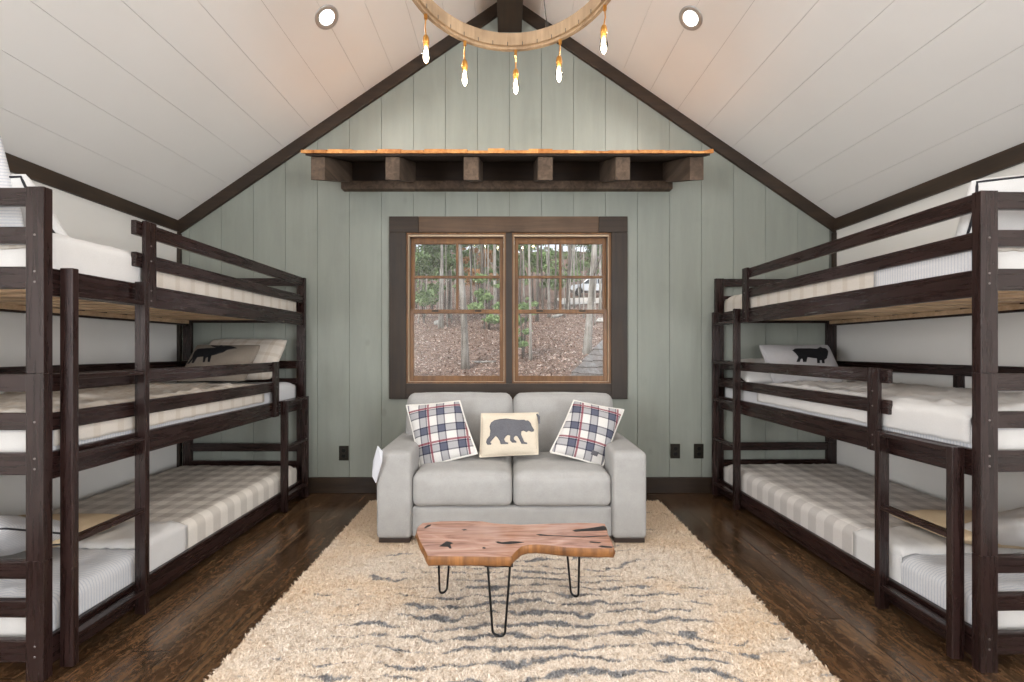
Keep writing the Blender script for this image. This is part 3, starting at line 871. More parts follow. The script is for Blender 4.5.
# top bunks, leaning on the near end rails
lean(-1, .575, .25, 1.86, .74, .35, .15, 34, -4, 'pillow', M['linen'], 'white dark-piped pillow leaning on another pillow, top bunk of the elk-cushion bed', away=True, edge=M['piping'], seed=7, er=.005)
lean(-1, .62, .125, 1.985, .70, .46, .12, 14, 0, 'pillow', M['stripe_sheet'], 'striped pillow upright at the end rail, top bunk of the elk-cushion bed', away=True, seed=8)
lean(1, .535, .235, 1.89, .74, .36, .15, 20, 4, 'pillow', M['linen'], 'white dark-piped pillow leaning on another pillow, top bunk of the bear-cushion bed', away=True, edge=M['piping'], seed=9, er=.005, roll=-8)
lean(1, .76, .125, 1.985, .70, .46, .12, 14, 0, 'pillow', M['stripe_sheet'], 'striped pillow upright at the end rail, top bunk of the bear-cushion bed', away=True, seed=10)
# bottom bunks, near end
lean(-1, .60, .43, .375, .72, .46, .13, 84, 8, 'pillow', M['tan'], 'tan dark-piped pillow lying on the bottom bunk of the elk-cushion bed', away=True, edge=M['piping'], seed=11, er=.004)
lean(-1, .56, .22, .46, .66, .42, .17, 62, 4, 'pillow', M['stripe_sheet'], 'white striped pillow at the end boards, bottom bunk of the elk-cushion bed', away=True, edge=M['piping'], seed=12, er=.004, wr=.016)
lean(1, .60, .43, .375, .72, .46, .13, 84, -8, 'pillow', M['tan'], 'tan pillow lying on the bottom bunk of the bear-cushion bed', away=True, seed=13)
lean(1, .62, .22, .46, .66, .42, .17, 62, -4, 'pillow', M['linen'], 'white crumpled pillow at the end boards, bottom bunk of the bear-cushion bed', away=True, seed=14, wr=.022)

# ------------------------------------------------------------------ rug
RX = (-1.145, 1.255, .45, 3.42)
rug = MB().box(RX[0]+.01, RX[1]-.01, RX[2]+.01, RX[3]-.01, .001, .010).build('shag_rug', M['rug_back'], origin=((RX[0]+RX[1])/2, (RX[2]+RX[3])/2, 0))
tag(rug, 'cream shag rug with slate grey dashes under the sofa and table', 'rug')
rc = rug.location
def rug_pile():
    N = 230000
    x = rng.uniform(RX[0], RX[1], N); y = rng.uniform(RX[2], RX[3], N)
    keep = (y > 1.2) | (rng.random(N) < .5)
    x, y = x[keep], y[keep]; N = len(x)
    gx, gy = np.meshgrid(np.arange(64), np.arange(64))
    # tufts lean in clumps
    cl = rng.uniform(0, 2*np.pi, (120, 150)); ix = np.clip(((x-RX[0])/.02).astype(int), 0, 119); iy = np.clip(((y-RX[2])/.02).astype(int), 0, 149)
    th = cl[ix, iy] + rng.normal(0, .7, N); ln = rng.uniform(.005, .018, N)
    hh = rng.uniform(.009, .020, N); wd = rng.uniform(.0015, .0030, N)
    ta = rng.uniform(0, np.pi, N); wx, wy = np.cos(ta)*wd, np.sin(ta)*wd
    dx, dy = np.cos(th), np.sin(th)
    V = np.zeros((N, 5, 3))
    V[:,0] = np.stack([x-wx, y-wy, np.full(N,.008)], 1); V[:,1] = np.stack([x+wx, y+wy, np.full(N,.008)], 1)
    mx, my = x+dx*ln*.35, y+dy*ln*.35
    V[:,2] = np.stack([mx+wx, my+wy, .008+hh*.72], 1); V[:,3] = np.stack([mx-wx, my-wy, .008+hh*.72], 1)
    V[:,4] = np.stack([x+dx*ln, y+dy*ln, .008+hh], 1)
    V -= np.array([rc.x, rc.y, 0])
    me = bpy.data.meshes.new('pile')
    me.vertices.add(N*5); me.vertices.foreach_set('co', V.reshape(-1).astype(np.float32))
    b = (np.arange(N)*5)[:,None]
    loops = np.concatenate([b+np.array([0,1,2,3]), b+np.array([3,2,4])], 1).reshape(-1)
    me.loops.add(len(loops)); me.loops.foreach_set('vertex_index', loops.astype(np.int32))
    me.polygons.add(N*2)
    st = np.stack([np.arange(N)*7, np.arange(N)*7+4], 1).reshape(-1)
    me.polygons.foreach_set('loop_start', st.astype(np.int32))
    me.update(calc_edges=True); me.validate()
    me.materials.append(M['rug'])
    o = bpy.data.objects.new('pile', me); COL.objects.link(o); o.parent = rug
    o['kind'] = 'stuff'; return o
rug_pile()
# dense pile bed under the loose tufts
def pile_bed():
    nx, ny = 240, 300; mb = MB(); vs, fs = [], []
    for j in range(ny+1):
        for i in range(nx+1):
            x = RX[0]+.004+(RX[1]-RX[0]-.008)*i/nx; y = RX[2]+.004+(RX[3]-RX[2]-.008)*j/ny
            e = min(1, min(x-RX[0], RX[1]-x, y-RX[2], RX[3]-y)/.02)
            z = .0105+.011*math.sqrt(max(0,e))*(.55+.45*noise.noise(Vector((x*55, y*55, 0))))
            vs.append((x-rc.x, y-rc.y, z))
    for j in range(ny):
        for i in range(nx):
            a = j*(nx+1)+i; fs.append((a, a+1, a+nx+2, a+nx+1))
    o = MB().add(vs, fs).build('pile_bed', M['rug'], rug, smooth=True, recalc=False)
    o['kind'] = 'stuff'; return o
pile_bed()
RZ = .022

# ------------------------------------------------------------------ sofa
SX = .024
sofa = tag(empty('loveseat_sofa', (SX, 3.08, RZ)), 'light grey two-seat sofa below the window', 'sofa')
def sp(mb, name, mat, parent=None, **k): return fixloc(mb.build(name, mat, parent or sofa, **k))
def off(mb, x, y, z): mb.v = [(a+x, b+y, c+z) for a, b, c in mb.v]; return mb
Y0, Y1 = 2.645, 3.53
for s, (a, b) in ((-1, (-.850, -.622)), (1, (.672, .896))):
    arm = sp(off(rbox(b-a, Y1-.06-Y0, .557, .028, 12, puff=(.012,.004,.003,0)), (a+b)/2, (Y0+Y1-.06)/2, .05), 'arm', M['sofa'], smooth=True)
    sp(MB().box(a+.015, b-.012, Y0+.015, Y0+.085, RZ, .052), 'foot', M['dark_foot'], bevel=.003)
    sp(MB().box(a+.015, b-.012, Y1-.20, Y1-.12, RZ, .052), 'foot', M['dark_foot'], bevel=.003)
sp(off(rbox(1.294, .80, .195, .012, 8), .025, 3.065, .055), 'base', M['sofa'], smooth=True)
sp(off(rbox(1.66, .13, .74, .03, 12), SX, 3.475, .06), 'back_frame', M['sofa'], smooth=True)
for a, b, sd in ((-.620, .028, 1), (.034, .670, 2)):
    sp(off(rbox(b-a, .62, .215, .045, 16, puff=(.035,.022,.004,0), wr=.003, seed=sd), (a+b)/2, 2.955, .251), 'seat_cushion', M['sofa'], smooth=True)
def back_cushion(a, b, sd):
    m = rbox(b-a, .21, .47, .06, 16, puff=(.012,.035,.008,0), wr=.006, seed=sd)
    Rm = Matrix.Rotation(math.radians(-12), 3, 'X')
    m.v = [tuple(Rm @ Vector(p)) for p in m.v]
    return sp(off(m, (a+b)/2, 3.235, .452), 'back_cushion', M['sofa'], smooth=True)
back_cushion(-.795, .036, 11); back_cushion(.044, .83, 12)
# paper tag hanging from the outer edge of one arm
t = MB()
pts = [px(373, 461, 2.64), px(377.5, 446, 2.60), px(382.3, 452, 2.60), px(381.5, 462, 2.60), px(375.6, 483, 2.63), px(372, 476, 2.64)]
n_ = len(pts); t.add([p for p in pts]+[p+Vector((0.003,.004,0)) for p in pts], [tuple(range(n_)), tuple(range(2*n_-1, n_-1, -1))]+[(i,(i+1)%n_,n_+(i+1)%n_,n_+i) for i in range(n_)])
tg = sp(t, 'hang_tag', M['paper']); tg['label'] = 'white paper tag hanging from the arm'

def photo_pillow(name, corners, depth, t, mat, label, tilt_back=.10, edge=None, er=.008, seed=0, pinch=.035, wr=.004, bulge_clear=0):
    """cushion whose front corners stand where the photo shows them; depth (top, bottom)"""
    yt, yb = depth
    TL, TR, BR, BL_ = px(*corners[0], yt[0]), px(*corners[1], yt[1]), px(*corners[2], yb[1]), px(*corners[3], yb[0])
    c = (TL+TR+BR+BL_)/4
    right = ((TR-TL)+(BR-BL_)).normalized(); upv = ((TL-BL_)+(TR-BR))
    mtx = frame_matrix(c, right, upv)
    im = mtx.inverted(); loc = [im @ p for p in (TL, TR, BR, BL_)]
    g = pillow_fn(2, 2, t, 0, wr, seed)
    def f(u, v, sgn):
        uu = u*(1-pinch*(1-v*v)*u*u); vv = v*(1-pinch*(1-u*u)*v*v)
        s, q = (uu+1)/2, (vv+1)/2
        P = loc[3]*(1-s)*(1-q)+loc[2]*s*(1-q)+loc[1]*s*q+loc[0]*(1-s)*q
        e = max(0, (1-u*u)*(1-v*v)); k = noise.noise(Vector((P.x*9+seed, P.y*9, seed)))*wr
        return P + Vector((0,0,sgn*t/2*e**.5 + k*min(1,3*e)))
    o = pillow(name, f, mtx, mat, edge_mat=edge, edge_r=er, edge_name='piped_edge')
    tag(o, label, 'cushion'); return o, f
o, f = photo_pillow('throw_pillow', ((406.5,405.5),(459.5,401),(477,453.5),(420.5,469)), ((3.03,3.06),(2.86,2.86)), .15, M['plaid'], 'red and slate tartan cushion leaning on the sofa arm that has the hanging tag', edge=M['sherpa'], seed=21)
o['group'] = 'tartan sofa cushions'
o, f = photo_pillow('throw_pillow', ((574,400.5),(623.5,410),(602.5,466.5),(550.5,452)), ((3.06,3.03),(2.86,2.84)), .15, M['plaid'], 'red and slate tartan cushion tilted on the sofa beside the nose of the bear cushion', edge=M['sherpa'], seed=22)
o['group'] = 'tartan sofa cushions'
lb = MB(); q = [f(u, v, 1)+Vector((0,0,.002)) for u, v in ((.40,-.80),(.66,-.80),(.66,-.66),(.40,-.66))]
lb.add(q+[p-Vector((0,0,.002)) for p in q], [(0,1,2,3),(7,6,5,4),(0,4,5,1),(1,5,6,2),(2,6,7,3),(3,7,4,0)]); lbl = lb.build('sewn_label', M['charcoal'], o); lbl['label'] = 'small dark sewn label'
o, f = photo_pillow('throw_pillow', ((481.5,413.8),(538,413),(538,454),(479.8,457)), ((3.00,3.00),(2.90,2.90)), .13, M['cream'], 'cream cushion with a walking grey bear in the middle of the sofa', edge=M['cream'], er=.006, seed=23, pinch=.02)
inv = quad_uv(((213,228),(600,222),(600,500),(204,522)))
bear = [(575,345),(570,355),(558,358),(535,352),(522,362),(500,352),(486,358),(484,378),(496,405),(506,426),(526,431),(526,440),(487,439),(470,408),(458,390),(446,388),(436,398),(436,412),(452,424),(452,433),(424,433),(409,418),(411,388),(396,382),(382,392),(370,410),(378,428),(398,433),(396,442),(347,443),(341,422),(328,402),(312,388),(298,404),(276,428),(284,438),(280,446),(256,445),(246,428),(252,408),(272,386),(276,352),(270,322),(280,296),(302,280),(340,272),(385,268),(430,274),(470,278),(505,276),(516,282),(530,280),(540,288),(552,302),(556,316),(566,330)]
motif('bear_silhouette', [inv(p) for p in bear], f, M['charcoal'], o)
tl_ = f(.97, .80, 1); tb = MB().tube([tl_+Vector((0,.02,0)), tl_+Vector((.012,.0,.004)), tl_+Vector((.014,-.05,.006))], [.006,.009,.007], 8)
z = tb.build('tassel', M['charcoal'], o); z['label'] = 'dark tassel at the corner'

# ------------------------------------------------------------------ live edge coffee table
TZ = .378
out = [(416.4,532.3),(417.5,527),(422.3,522.9),(430,522.2),(441,521.1),(460,520.8),(482,521.1),(494,523.2),(520,524.6),(545,523.6),(580,522.6),(597,523.0),(605,523.6),(606.5,528.0),(607.5,533.4),(608.8,535.4),(612.0,541),(614.3,548.7),(590,548.5),(566.3,547.6),(557,546.4),(548.7,545.4),(537,544.6),(527.6,545.1),(521.7,546.6),(516,551.5),(511.2,557),(495,557.1),(470,556.6),(445,556.5),(427.6,556.3),(423.5,548),(419.0,540)]
def tp(u, v, z=TZ):
    d = (CAMZ-z)*F/(v-CY); return Vector(((u-CX)*d/F, d, z))
poly = [tp(u, v) for u, v in out]
tab = tag(empty('coffee_table', (.03, 1.95, RZ)), 'low live-edge wood slab table on black hairpin legs', 'coffee table')
def slab():
    bm = bmesh.new(); n = len(poly)
    # refine outline with a wavy raw edge
    pts = []
    for i in range(n):
        a, b = poly[i], poly[(i+1) % n]; k = max(1, int((b-a).length/.022))
        for q in range(k): pts.append(a.lerp(b, q/k))
    cen = sum((Vector(p) for p in pts), Vector())/len(pts)
    rings = []
    for z, grow in ((TZ, -.002), (TZ-.004, .001), (TZ-.018, .003), (TZ-.034, .0), (TZ-.043, -.006)):
        ring = []
        for i, p in enumerate(pts):
            w = (pts[(i+1) % len(pts)]-pts[i-1]); nrm = Vector((w.y, -w.x, 0)).normalized()
            if nrm.dot(p-cen) < 0 and False: nrm = -nrm
            g = grow + (.0 if z == TZ else .004*noise.noise(Vector((p.x*14, p.y*14, z*40))))
            ring.append(bm.verts.new((p.x-nrm.x*g*sgn, p.y-nrm.y*g*sgn, z)))
        rings.append(ring)
    m = len(pts)
    for a, b in zip(rings, rings[1:]):
        for i in range(m):
            fc = bm.faces.new((a[i], a[(i+1) % m], b[(i+1) % m], b[i])); fc.material_index = 1; fc.smooth = True
    t0 = bm.faces.new(rings[0]); t0.material_index = 0
    b0 = bm.faces.new(rings[-1][::-1]); b0.material_index = 1
    bmesh.ops.triangulate(bm, faces=[t0, b0])
    bmesh.ops.recalc_face_normals(bm, faces=bm.faces)
    me = bpy.data.meshes.new('table_top'); bm.to_mesh(me); bm.free()
    for k in ('slab', 'slab_edge'): me.materials.append(M[k])
    o = bpy.data.objects.new('table_top', me); COL.objects.link(o); o.parent = tab; return fixloc(o)
ar = sum(poly[i].x*poly[(i+1) % len(poly)].y - poly[(i+1) % len(poly)].x*poly[i].y for i in range(len(poly)))
sgn = 1 if ar < 0 else -1
top = slab()
def fissure(pts):
    q = [tp(u, v, TZ+.0006) for u, v in pts]; m = MB(); n = len(q)
    m.add(q+[p-Vector((0,0,.003)) for p in q], [tuple(range(n)), tuple(range(2*n-1, n-1, -1))]+[(i,(i+1)%n,n+(i+1)%n,n+i) for i in range(n)])
    o = m.build('fissure', M['slab_dark'], top); fixloc(o); o['label'] = 'dark crack in the slab'
Z6 = lambda x, y: (400+x/8.533, 510+y/8.533)
Z7 = lambda x, y: (510+x/8.533, 510+y/8.533)
fissure([Z6(*p) for p in ((335,308),(368,285),(398,266),(425,270),(455,284),(428,292),(440,325),(425,328),(408,312),(372,312))])
fissure([Z6(*p) for p in ((205,150),(232,130),(268,122),(262,133),(235,146),(212,156))])
fissure([Z6(*p) for p in ((705,318),(720,316),(735,324),(720,330),(702,326))])
fissure([Z6(*p) for p in ((525,166),(555,162),(572,168),(545,174))])
fissure([Z6(*p) for p in ((812,272),(835,267),(870,275),(940,266),(1015,268),(1060,276),(1015,282),(940,290),(880,290),(840,284))])
fissure([Z7(*p) for p in ((225,208),(262,205),(320,214),(500,220),(620,226),(826,216),(832,222),(625,234),(500,226),(320,220),(255,218))])
fissure([Z7(*p) for p in ((532,176),(560,166),(640,158),(720,148),(800,133),(822,150),(826,172),(740,178),(640,180),(560,184))])
fissure([Z7(*p) for p in ((670,272),(690,266),(780,276),(765,283),(690,278))])
fissure([Z7(*p) for p in ((752,310),(780,302),(885,312),(868,322),(790,319))])
def hairpin(a, b, bot, spread, label=None):
    """two rods from the underside meeting in a bend on the floor"""
    zt = TZ-.0435; r = .0055
    A, B = Vector(a), Vector(b); A.z = B.z = zt
    Cm = Vector(bot); h = Vector(spread)*.5; zb = RZ+r
    p0, p1 = Vector((Cm.x-h.x, Cm.y-h.y, zb+.022)), Vector((Cm.x+h.x, Cm.y+h.y, zb+.022))
    pts = [A, p0]
    for k in range(1, 8):
        th = math.pi*k/8; w = -math.cos(th)
        pts.append(Vector((Cm.x+h.x*w, Cm.y+h.y*w, zb+.022-.022*math.sin(th))))
    pts += [p1, B]
    lg = MB().tube(pts, r, 8)
    c = (A+B)/2
    lg.box(min(A.x,B.x)-.012, max(A.x,B.x)+.012, min(A.y,B.y)-.03, max(A.y,B.y)+.03, zt-.003, zt+.0005)
    o = lg.build('leg', M['black_metal'], tab, smooth=False); fixloc(o)
hairpin((-.090,1.81,0), (.010,1.805,0), (-.040,1.785,0), (.055,-.01,0))
hairpin((-.350,2.05,0), (-.288,2.09,0), (-.330,2.105,0), (.034,.03,0))
hairpin((.285,2.03,0), (.346,1.99,0), (.335,2.075,0), (.034,-.03,0))

# ------------------------------------------------------------------ chandelier
HC = Vector((.017, 1.85, 2.99)); HR = .50
ch = tag(empty('hoop_chandelier', HC), 'wooden hoop chandelier with hanging clear filament bulbs', 'chandelier')
m = MB(); m.lathe([(HR-.018,.002),(HR,.002),(HR,.072),(HR-.018,.072),(HR-.018,.002)], (0,0,0), 72); m.build('hoop', M['rope'], ch, smooth=False, bevel=.002)
m = MB(); m.lathe([(HR-.004,-.012),(HR+.016,-.012),(HR+.016,.016),(HR-.004,.016),(HR-.004,-.012)], (0,0,0), 72); m.build('lower_band', M['rope'], ch, bevel=.003)
m = MB()
for k in range(36):
    a = 2*math.pi*k/36+.04
    Rm = Matrix.Rotation(a, 3, 'Z')
    p = [Rm @ Vector(q) for q in ((HR-.0195,-.002,.0),(HR-.0175,-.002,.0),(HR-.0175,.002,.0),(HR-.0195,.002,.0),(HR-.0195,-.002,.02),(HR-.0175,-.002,.02),(HR-.0175,.002,.02),(HR-.0195,.002,.02))]
    m.hexa(p)
m.build('staples', M['cable'], ch)
bulbs = []
for k, ta in enumerate((-135, -105, -60, -30.5, 3, 32.5, 67, 106, 135, 160, -160, 180)):
    th = math.radians(90 - ta)
    d = Vector((math.cos(th), math.sin(th), 0)); c = d*(HR+.004)
    hk = MB(); hk.box(-.008,.008,-.006,.006,-.035,-.010); hk.v = [tuple(c+Vector(p)) for p in hk.v]
    sw = Vector((rng.normal(0,.006), rng.normal(0,.006), 0))
    hk.tube([c+Vector((0,0,-.033)), c+Vector((0,0,-.07))+d*.006+sw, c+Vector((0,0,-.115))+sw*2], .0035, 6)
    hg = hk.build('hanger', M['brass'], ch, bevel=0)
    p = c+Vector((0,0,-.113))+sw*2
    sk = MB().lathe([(.001,0),(.010,-.002),(.015,-.012),(.017,-.030),(.017,-.040),(.013,-.052),(.011,-.056),(.001,-.057)], p, 14)
    skt = sk.build('socket', M['brass'], hg, smooth=True)
    gl = MB().lathe([(.010,-.052),(.013,-.062),(.019,-.085),(.021,-.10),(.018,-.120),(.010,-.138),(.001,-.146)], p, 16)
    gb = gl.build('bulb', M['bulbglass'], hg, smooth=True); gb['label'] = 'lit clear filament bulb'
    fl = MB()
    for q in range(4):
        a = q*math.pi/2+.4; e = Vector((math.cos(a), math.sin(a), 0))
        fl.tube([p+e*.004+Vector((0,0,-.062)), p+e*.009+Vector((0,0,-.092)), p+e*.005+Vector((0,0,-.126))], .0022, 6)
    fl.tube([p+Vector((0,0,-.060)), p+Vector((0,0,-.128))], .003, 6)
    fl.build('filament', M['filament'], hg)
    bulbs.append(HC+p+Vector((0,0,-.095)))
for a in (66, 186, 306):
    th = math.radians(a); c = Vector((math.cos(th)*(HR-.009), math.sin(th)*(HR-.009), .070))
    m = MB().tube([c+Vector((0,0,.03)), Vector((0,0,1.02))], .003, 6)
    m.box(c.x-.008, c.x+.008, c.y-.006, c.y+.006, .068, .105)
    m.build('suspension_cable', M['cable'], ch)
MB().lathe([(.001,1.108),(.06,1.105),(.065,1.09),(.06,1.07),(.012,1.05),(.010,1.00),(.001,.995)], (0,0,0), 20).build('ceiling_canopy', M['cable'], ch, smooth=True)

# recessed downlights in the slopes
def downlight(x, y, label):
    s = 1 if x > 0 else -1
    c = Vector((x, y, zc(x))); n = Vector((-s*PITCH, 0, -1)).normalized()
    r = Vector((0,1,0)); u = n.cross(r)
    mt = Matrix((r, u, n)).transposed().to_4x4(); mt.translation = c
    o = empty('recessed_downlight'); place(o, mt)
    MB().lathe([(.054,.001),(.058,.006),(.076,.008),(.086,.004),(.087,-.002)], (0,0,0), 32).build('trim_ring', M['chrome_trim'], o, smooth=True)
    MB().lathe([(.001,.004),(.052,.004),(.0545,.002)], (0,0,0), 28).build('lens', M['lens'], o, smooth=True)
    if label: tag(o, label, 'downlight', 'recessed ceiling downlights')
    else: tag(o, None, 'downlight', 'recessed ceiling downlights')
    l = bpy.data.lights.new('downlight and fill lamp', 'AREA'); l.shape = 'DISK'; l.size = .10; l.energy = 10; l.color = (1,.96,.91); l.spread = math.radians(150)
    lo = bpy.data.objects.new('downlight_and_fill_lamp', l); COL.objects.link(lo)
    lo.location = c+n*.012; lo.rotation_euler = n.to_track_quat('-Z', 'Y').to_euler()
downlight(-1.245, 2.83, 'round lit downlight in the ceiling slope above the elk-cushion bed')
downlight(1.255, 2.83, 'round lit downlight in the ceiling slope above the bear-cushion bed')
for y in (.9, -1.0):  # extra fill lamps out of view, added without fixtures
    for x in (-1.25, 1.25):
        l = bpy.data.lights.new('downlight and fill lamp', 'AREA'); l.shape = 'DISK'; l.size = .12; l.energy = 10; l.color = (1,.96,.91); l.spread = math.radians(150)
        n = Vector((-math.copysign(PITCH, x), 0, -1)).normalized()
        lo = bpy.data.objects.new('downlight_and_fill_lamp', l); COL.objects.link(lo); lo.location = Vector((x,y,zc(x)))+n*.012; lo.rotation_euler = n.to_track_quat('-Z','Y').to_euler()
for p in bulbs:
    l = bpy.data.lights.new('filament lamp', 'POINT'); l.energy = .55; l.color = (1,.92,.80); l.shadow_soft_size = .02
    lo = bpy.data.objects.new('filament_lamp', l); COL.objects.link(lo); lo.location = p
# unseen fill lamps, added in the made-up side openings behind the camera
for X, sg in ((XL-.12, 1), (XR+.12, -1)):
    l = bpy.data.lights.new('side fill light', 'AREA'); l.shape = 'RECTANGLE'; l.size = SWY1-SWY0; l.size_y = SWZ1-SWZ0; l.energy = 190; l.color = (.95,.97,1.0)
    lo = bpy.data.objects.new('side_fill_light', l); COL.objects.link(lo); lo.location = (X, (SWY0+SWY1)/2, (SWZ0+SWZ1)/2)
    lo.rotation_euler = Vector((-sg,0,0)).to_track_quat('Z', 'Y').to_euler()

# ------------------------------------------------------------------ woods outside
def gz(x, y):
    z = -1.4 + .19*y + .0*x
    if y > 44: z += .02*(y-44) + .0009*(y-44)**2
    z += .35*noise.noise(Vector((x*.12, y*.10, 3))) + .10*noise.noise(Vector((x*.6, y*.5, 7)))
    return z
def terrain():
    mb = MB(); vs, fs = [], []
    ny, nx = 90, 90
    for j in range(ny+1):
        y = 3.95 + 130*(j/ny)**2.0
        for i in range(nx+1):
            x = (i/nx-.5)*2*(9+y*.8); vs.append((x, y, gz(x, y)))
    for j in range(ny):
        for i in range(nx):
            a = j*(nx+1)+i; fs.append((a, a+1, a+nx+2, a+nx+1))
    return tag(mb.add(vs, fs).build('ground', M['ground'], smooth=True, recalc=False), kind='structure')
terrain()
def patch(name, pts, mat, h=.03, sub=10):
    """strip of ground laid along a line of (x, y, halfwidth)"""
    mb = MB(); vs, fs = [], []
    for (x, y, w) in pts:
        for k in range(5):
            xx = x; yy = y-w+2*w*k/4
            vs.append((xx, yy, gz(xx, yy)+h))
    for i in range(len(pts)-1):
        for k in range(4): a = i*5+k; fs.append((a, a+1, a+6, a+5))
    return tag(mb.add(vs, fs).build(name, mat, smooth=True), kind='structure')
patch('driveway', [(x, 37.5+.10*x+.6*math.sin(x*.6), 2.6) for x in np.linspace(4.6, 30, 26)], M['gravel'], .12)

def leaf_cluster(centers, n, size, r, mat, name, parent, seed=0, flat=.6):
    g = np.random.default_rng(seed); mb_v, mb_f = [], []
    for c, R in centers:
        m = int(n*(R/r)**2)
        d = g.normal(size=(m,3)); d /= np.linalg.norm(d, axis=1)[:,None]
        p = np.array(c) + d*R*(g.random(m)[:,None]**.45)*np.array([1,1,flat])
        a = g.normal(size=(m,3)); a /= np.linalg.norm(a, axis=1)[:,None]
        b = np.cross(a, g.normal(size=(m,3))); b /= np.linalg.norm(b, axis=1)[:,None]
        s = size*g.uniform(.6,1.4,(m,1))
        q = np.stack([p-a*s, p+b*s*.5, p+a*s, p-b*s*.5], 1)
        mb_v.append(q.reshape(-1,3))
    V = np.concatenate(mb_v); N = len(V)//4
    me = bpy.data.meshes.new(name)
    me.vertices.add(N*4); me.vertices.foreach_set('co', V.reshape(-1).astype(np.float32))
    me.loops.add(N*4); me.loops.foreach_set('vertex_index', np.arange(N*4, dtype=np.int32))
    me.polygons.add(N); me.polygons.foreach_set('loop_start', (np.arange(N)*4).astype(np.int32))
    me.update(calc_edges=True); me.validate(); me.materials.append(mat)
    o = bpy.data.objects.new(name, me); COL.objects.link(o)
    if parent: o.parent = parent
    return o
def tree(u, v, Y, wpx, lean_px, label, bark='bark', h=9, group=None, branches=4, seed=0, leaves=None):
    """u,v: where the trunk meets the ground in the photo; lean_px: how far it drifts per 200 px of height"""
    r_ = random.Random(seed*31+5)
    x = (u-CX)*Y/F; z = gz(x, Y); r = max(.03, wpx*Y/F/2)
    t = tag(empty('tree', (x, Y, z)), label, 'tree', group)
    pts, rs = [], []
    lx = lean_px/200.0
    for k in range(9):
        q = k/8; pts.append(Vector((lx*h*q + r*.9*noise.noise(Vector((q*3, seed*1.3, 0)))*3*q, r*noise.noise(Vector((q*3, 9, seed)))*2*q, -.15+h*q)))
        rs.append(r*(1.35 if k == 0 else 1.0)*(1-.62*q))
    MB().tube(pts, rs, 10).build('trunk', M[bark], t, smooth=True)
    for b in range(branches):
        q = r_.uniform(.22, .95); i = min(7, int(q*8)); p = pts[i].lerp(pts[i+1], q*8-i)
        a = r_.uniform(0, 2*math.pi); ln = r_.uniform(.8, 2.4)*(1.1-q*.5)
        d = Vector((math.cos(a), math.sin(a)*.6, r_.uniform(.25,.9))).normalized()
        bp = [p, p+d*ln*.5+Vector((0,0,.05)), p+d*ln+Vector((r_.uniform(-.2,.2),0,.25))]
        MB().tube(bp, [r*.28, r*.17, r*.05], 6).build('branch', M[bark], t, smooth=True)
    if leaves:
        cs = [((pts[i].x+r_.uniform(-1,1)*leaves[1], pts[i].y+r_.uniform(-.6,.6)*leaves[1], pts[i].z+r_.uniform(-.3,.3)), leaves[1]*r_.uniform(.5,.9)) for i in range(leaves[3], 9) for _ in range(2)]
        leaf_cluster(cs, leaves[2], leaves[4] if len(leaves) > 4 else .09, leaves[1], M[leaves[0]], 'foliage', t, seed)
    return t
def yv(v):   # depth on the slope seen at photo row v
    return (CAMZ+1.4)/(.19+(v-CY)/F)
tree(465.5, 364, yv(364), 7.2, -8, 'pale grey tree trunk, nearest and thickest in the window without the car', 'bark', 9, seed=1)
tree(586.5, 356, yv(356), 7.6, 13, 'thick grey tree trunk in front of the parked car', 'bark', 9, seed=2)
tree(441.5, 329, yv(329), 3.4, 2, 'slim pale tree trunk beside the dark evergreen in the woods', 'bark', 9, seed=3)
tree(530.5, 361, yv(361), 3.0, -2, 'young slim tree with ivy leaves beside the mullion', 'bark', 8, seed=4, branches=3)
tree(495.5, 323, yv(323), 4.0, 1, 'straight grey tree trunk just before the mullion', 'bark', 10, seed=5)
tree(482, 315, yv(315), 4.2, -1, 'dark tree trunk beside the rust coloured leaves', 'bark_dark', 10, seed=6)
tree(567.5, 312, yv(312), 4.2, 8, 'dark tree trunk under the centre muntin', 'bark_dark', 10, seed=7)
far = [(424,300,2),(432,312,2.2),(449,318,3),(456,306,2),(471,310,2.6),(476,300,1.6),(489,306,2),(500,312,2.2),
       (519,316,2.4),(524,308,2),(537,322,3),(543,312,2.2),(549,318,2.8),(555,308,2),(561,300,1.8),(574,306,2.2),(580,298,1.6),(594,302,2.2),(600,310,2.6),(604,300,2),(416,308,2.4),(512,303,2),(533,300,1.5),(546,299,1.6)]
for i, (u, v, w) in enumerate(far):
    tree(u, v, yv(v), w, (i*37 % 11)-5, 'thin bare tree trunk in the woods beyond the window', 'bark_dark' if i % 3 else 'bark', 12, 'thin trunks in the far woods', 3, seed=20+i)
sap = np.random.default_rng(77)
for i in range(22):
    u = float(sap.uniform(411, 607)); v = float(sap.uniform(300, 336))
    tree(u, v, yv(v), float(sap.uniform(.9, 1.6)), float(sap.uniform(-16, 16)), 'spindly bare sapling among the trunks outside the window', 'bark', 7, 'bare saplings outside', 5, seed=120+i)
